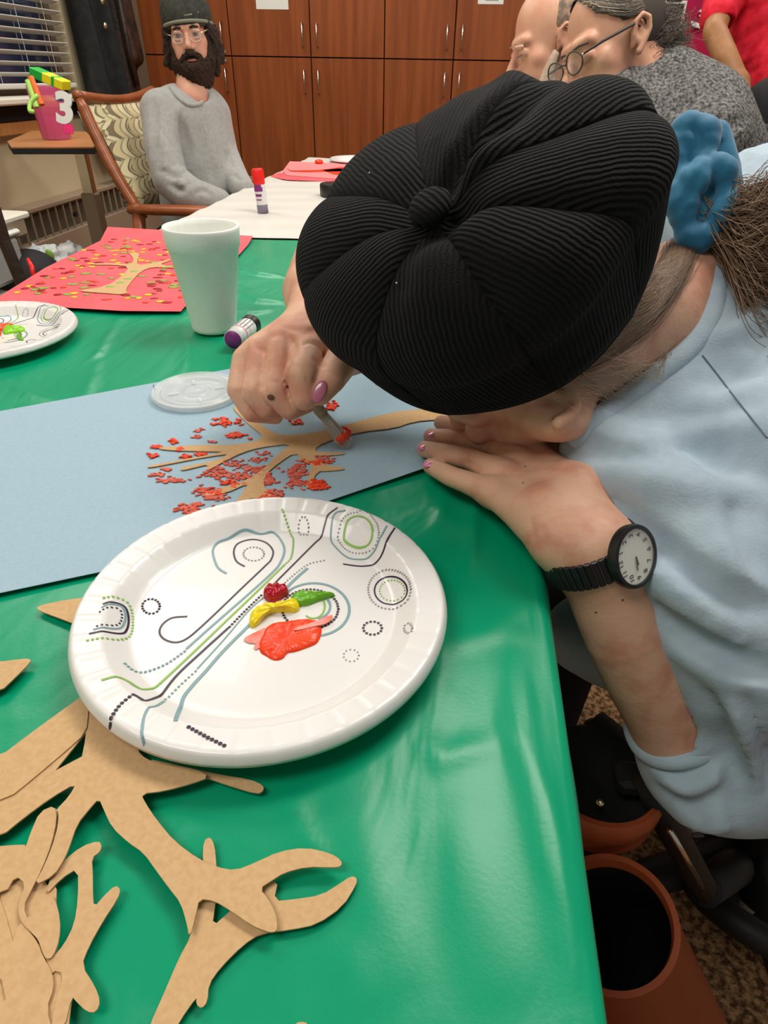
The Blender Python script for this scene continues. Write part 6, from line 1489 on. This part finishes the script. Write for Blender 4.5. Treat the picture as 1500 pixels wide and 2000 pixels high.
# ================================================================== LEFT FLOOR CLUTTER
dr = empty('drawer_tower', (-1.30, 1.62, 0), 'stack of clear plastic drawers with white rims at the left edge', 'drawers')
dq = W(-22, 478, 1.72)
for k in range(4):
    zc = dq[2] - .05 - k * .155
    if zc < .08: break
    MB().box((dq[0] - .05, dq[1], zc), (.15, .20, .115), bev=.012).build('drawer', 'greyplastic', dr)
    MB().box((dq[0] - .05, dq[1], zc + .066), (.165, .215, .016), bev=.006).build('drawer_rim', 'whiteplastic', dr)
MB().box((dq[0] - .05, dq[1], .02), (.24, .28, .04), bev=.01).build('base', 'whiteplastic', dr)
tb = W(8, 422, 1.85); cr_ = empty('storage_crate', tb, 'small grey lidded crate on top of the plastic drawers', 'crate')
MB().box(W(10, 452, 1.80) + (0, .0, .012), (.07, .11, .06), bev=.006).build('crate_body', 'heater', cr_); MB().box(W(10, 432, 1.80) + (0, 0, .010), (.085, .12, .018), bev=.005).build('crate_lid', 'sill', cr_)
dl = MB(); dl.tube([W(-12, 405, 1.35), W(8, 470, 1.38), W(45, 560, 1.42), W(120, 760, 1.5)], .013, 10); tag(dl.build('chair_leg', 'leather'), 'dark brown slanted wooden leg crossing in front of the drawers', 'chair')
bgx = W(64, 555, 1.9); Sx = SDF((bgx[0] - .24, bgx[1] - .2, 0), (bgx[0] + .24, bgx[1] + .25, bgx[2] + .16), .010); Sx.cap(bgx, (bgx[0], bgx[1], .1), .10, .12, .03)
bg = empty('black_bag', (bgx[0], bgx[1], 0), 'round topped black bag with red strap beyond the red painting', 'bag'); npmesh('bag_body', [Sx.surf()], 'matte_black', bg)
MB().tube([W(54, 505, 1.76), W(62, 520, 1.76), W(66, 545, 1.76)], [.004, .007, .006], 8).build('strap', 'redcap', bg, True)
bq = W(112, 522, 2.2); pb_ = empty('plastic_bag', (bq[0], bq[1], 0), 'crumpled clear plastic bags of craft scraps beside the heater', 'bag')
Sx = SDF((bq[0] - .3, bq[1] - .25, 0), (bq[0] + .3, bq[1] + .25, bq[2] + .16), .009)
Sx.cap(W(92, 525, 2.15), W(92, 525, 2.15) * (1, 1, .1), .08, .10, .03); Sx.cap(W(138, 520, 2.25), W(138, 520, 2.25) * (1, 1, .1), .08, .10, .03)
Sx.warp(lambda x, y, z: .008 * np.sin(x * 70 + 4 * np.sin(z * 40)) * np.sin(z * 66 + y * 50) + .004 * np.sin(x * 160 + y * 130), .03); npmesh('bag_body', [Sx.surf()], 'bag', pb_)
MB().ball(W(97, 500, 2.06), (.014, .010, .022)).build('green_scrap', 'ink_green', pb_, True)

# ================================================================== UNDER THE WOMAN, RIGHT SIDE
cx_, cy_ = .50, .55
oc = empty('swivel_chair', (cx_, cy_, 0), 'black five legged swivel chair base on the brown carpet, lower right', 'chair')
MB().tube([(cx_, cy_, .07), (cx_, cy_, .40)], .026, 16).build('gas_column', 'rubber', oc, True)
for k in range(5):
    a = math.radians(200 + 72 * k); e_ = np.array([cx_ + .29 * math.cos(a), cy_ + .29 * math.sin(a), .085]); MB().tube([(cx_, cy_, .11), e_], [.032, .020], 10, flat=.8).build('base_leg', 'rubber', oc, True)
    for s in (-1, 1): MB().lathe([(0, -.009), (.026, -.009), (.030, -.005), (.030, .005), (.026, .009), (0, .009)], e_ + np.array([-math.sin(a) * .014 * s, math.cos(a) * .014 * s, -.053]), 20, R=frame_from((-math.sin(a), math.cos(a), 0))).build('caster', 'rubber', oc, True)
MB().box((cx_ + .05, cy_ + .16, .415), (.44, .42, .05), bev=.02).build('seat', 'rubber', oc)
sd = empty('walker_frame', (.34, .40, 0), 'black walker frame tube with bright edge below the sleeve', 'walker')
MB().tube([P(1262, 1520, .52), P(1300, 1600, .46), P(1375, 1735, .30)], [.013, .015, .015], 12).build('tube', 'rubber', sd, True)
MB().tube([P(1308, 1622, .484), P(1372, 1732, .335)], .0030, 6).build('bright_rod', 'chrome', sd, True)
MB().tube([P(1375, 1735, .30), P(1440, 1690, .10), P(1530, 1620, .05)], [.020, .026, .026], 12).build('lower_tube', 'rubber', sd, True)
MB().box(P(1252, 1522, .50), (.05, .03, .02), bev=.005).build('clamp', 'rubber', sd)
wq = P(1470, 1790, .09); MB().tube(ringtube(wq + (0, 0, 0), (0.25, .5, .6), .075, .075, 0), .020, 12, cap=False).build('wheel', 'rubber', sd, True); MB().lathe([(0, -.012), (.022, -.012), (.022, .012), (0, .012)], wq, 20, R=frame_from((.25, .5, .6))).build('hub', 'heater', sd, True)
tc_ = P(1405, 1725, .03); MB().box(P(1440, 1680, .03) + (.05, .1, 0), (.26, .10, .02), R=rotz(.2), bev=.006).build('foot_plate', 'steel', sd)
# terracotta bins
def bin_(c, rt, rb, h, z0, label, rimh=.0, tilt=(0, 0, 1)):
    t_ = empty('plastic_bin', c, label, 'bin'); R = frame_from(tilt)
    prof = [(rb * .98, z0), (rb, z0 + .004), (rt, z0 + h), (rt + .003, z0 + h + .003), (rt - .002, z0 + h + .003), (rt - .005, z0 + h - .006)]
    autosmooth(MB().lathe(prof, c, 64, R=R, cap0=True).build('bin_wall', 'terracotta', t_), 50)
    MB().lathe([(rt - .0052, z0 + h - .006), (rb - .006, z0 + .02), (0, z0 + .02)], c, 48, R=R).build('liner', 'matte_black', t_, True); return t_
bb_ = P(1300, 2070, .10); mm_ = P(1192, 1800, .46); L1 = float(np.linalg.norm(mm_ - bb_))
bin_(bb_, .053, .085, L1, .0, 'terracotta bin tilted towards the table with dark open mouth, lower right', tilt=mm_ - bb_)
c2 = P(1172, 1490, .50); t2 = empty('plastic_tub', (c2[0], c2[1], 0), 'terracotta rimmed black tub beyond the flared bin under the table edge', 'tub')
autosmooth(MB().lathe([(.040, .0), (.052, .466), (.053, .468)], (c2[0], c2[1], 0), 48, cap0=True).build('tub_body', 'matte_black', t2)); prf = [(.052, .446), (.062, .446), (.065, .450), (.065, .468), (.0670, .471), (.0670, .488), (.063, .494), (.058, .494), (.052, .470)]
am = MB(); av = []; na = 28
for k in range(na + 1):
    an = math.radians(-125 + 140 * k / na)
    for r, z in prf: av.append((c2[0] + r * math.cos(an), c2[1] + r * math.sin(an), z))
npf = len(prf); am.add(av, [(k * npf + i, k * npf + (i + 1) % npf, (k + 1) * npf + (i + 1) % npf, (k + 1) * npf + i) for k in range(na) for i in range(npf)] + [tuple(range(npf)), tuple(na * npf + i for i in range(npf))[::-1]])
autosmooth(am.build('rim', 'terracotta', t2), 35)
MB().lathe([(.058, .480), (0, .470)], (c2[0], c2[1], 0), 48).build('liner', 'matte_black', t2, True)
MB().ball(P(1172, 1568, .50), .004).build('rivet', 'gold', t2, True)
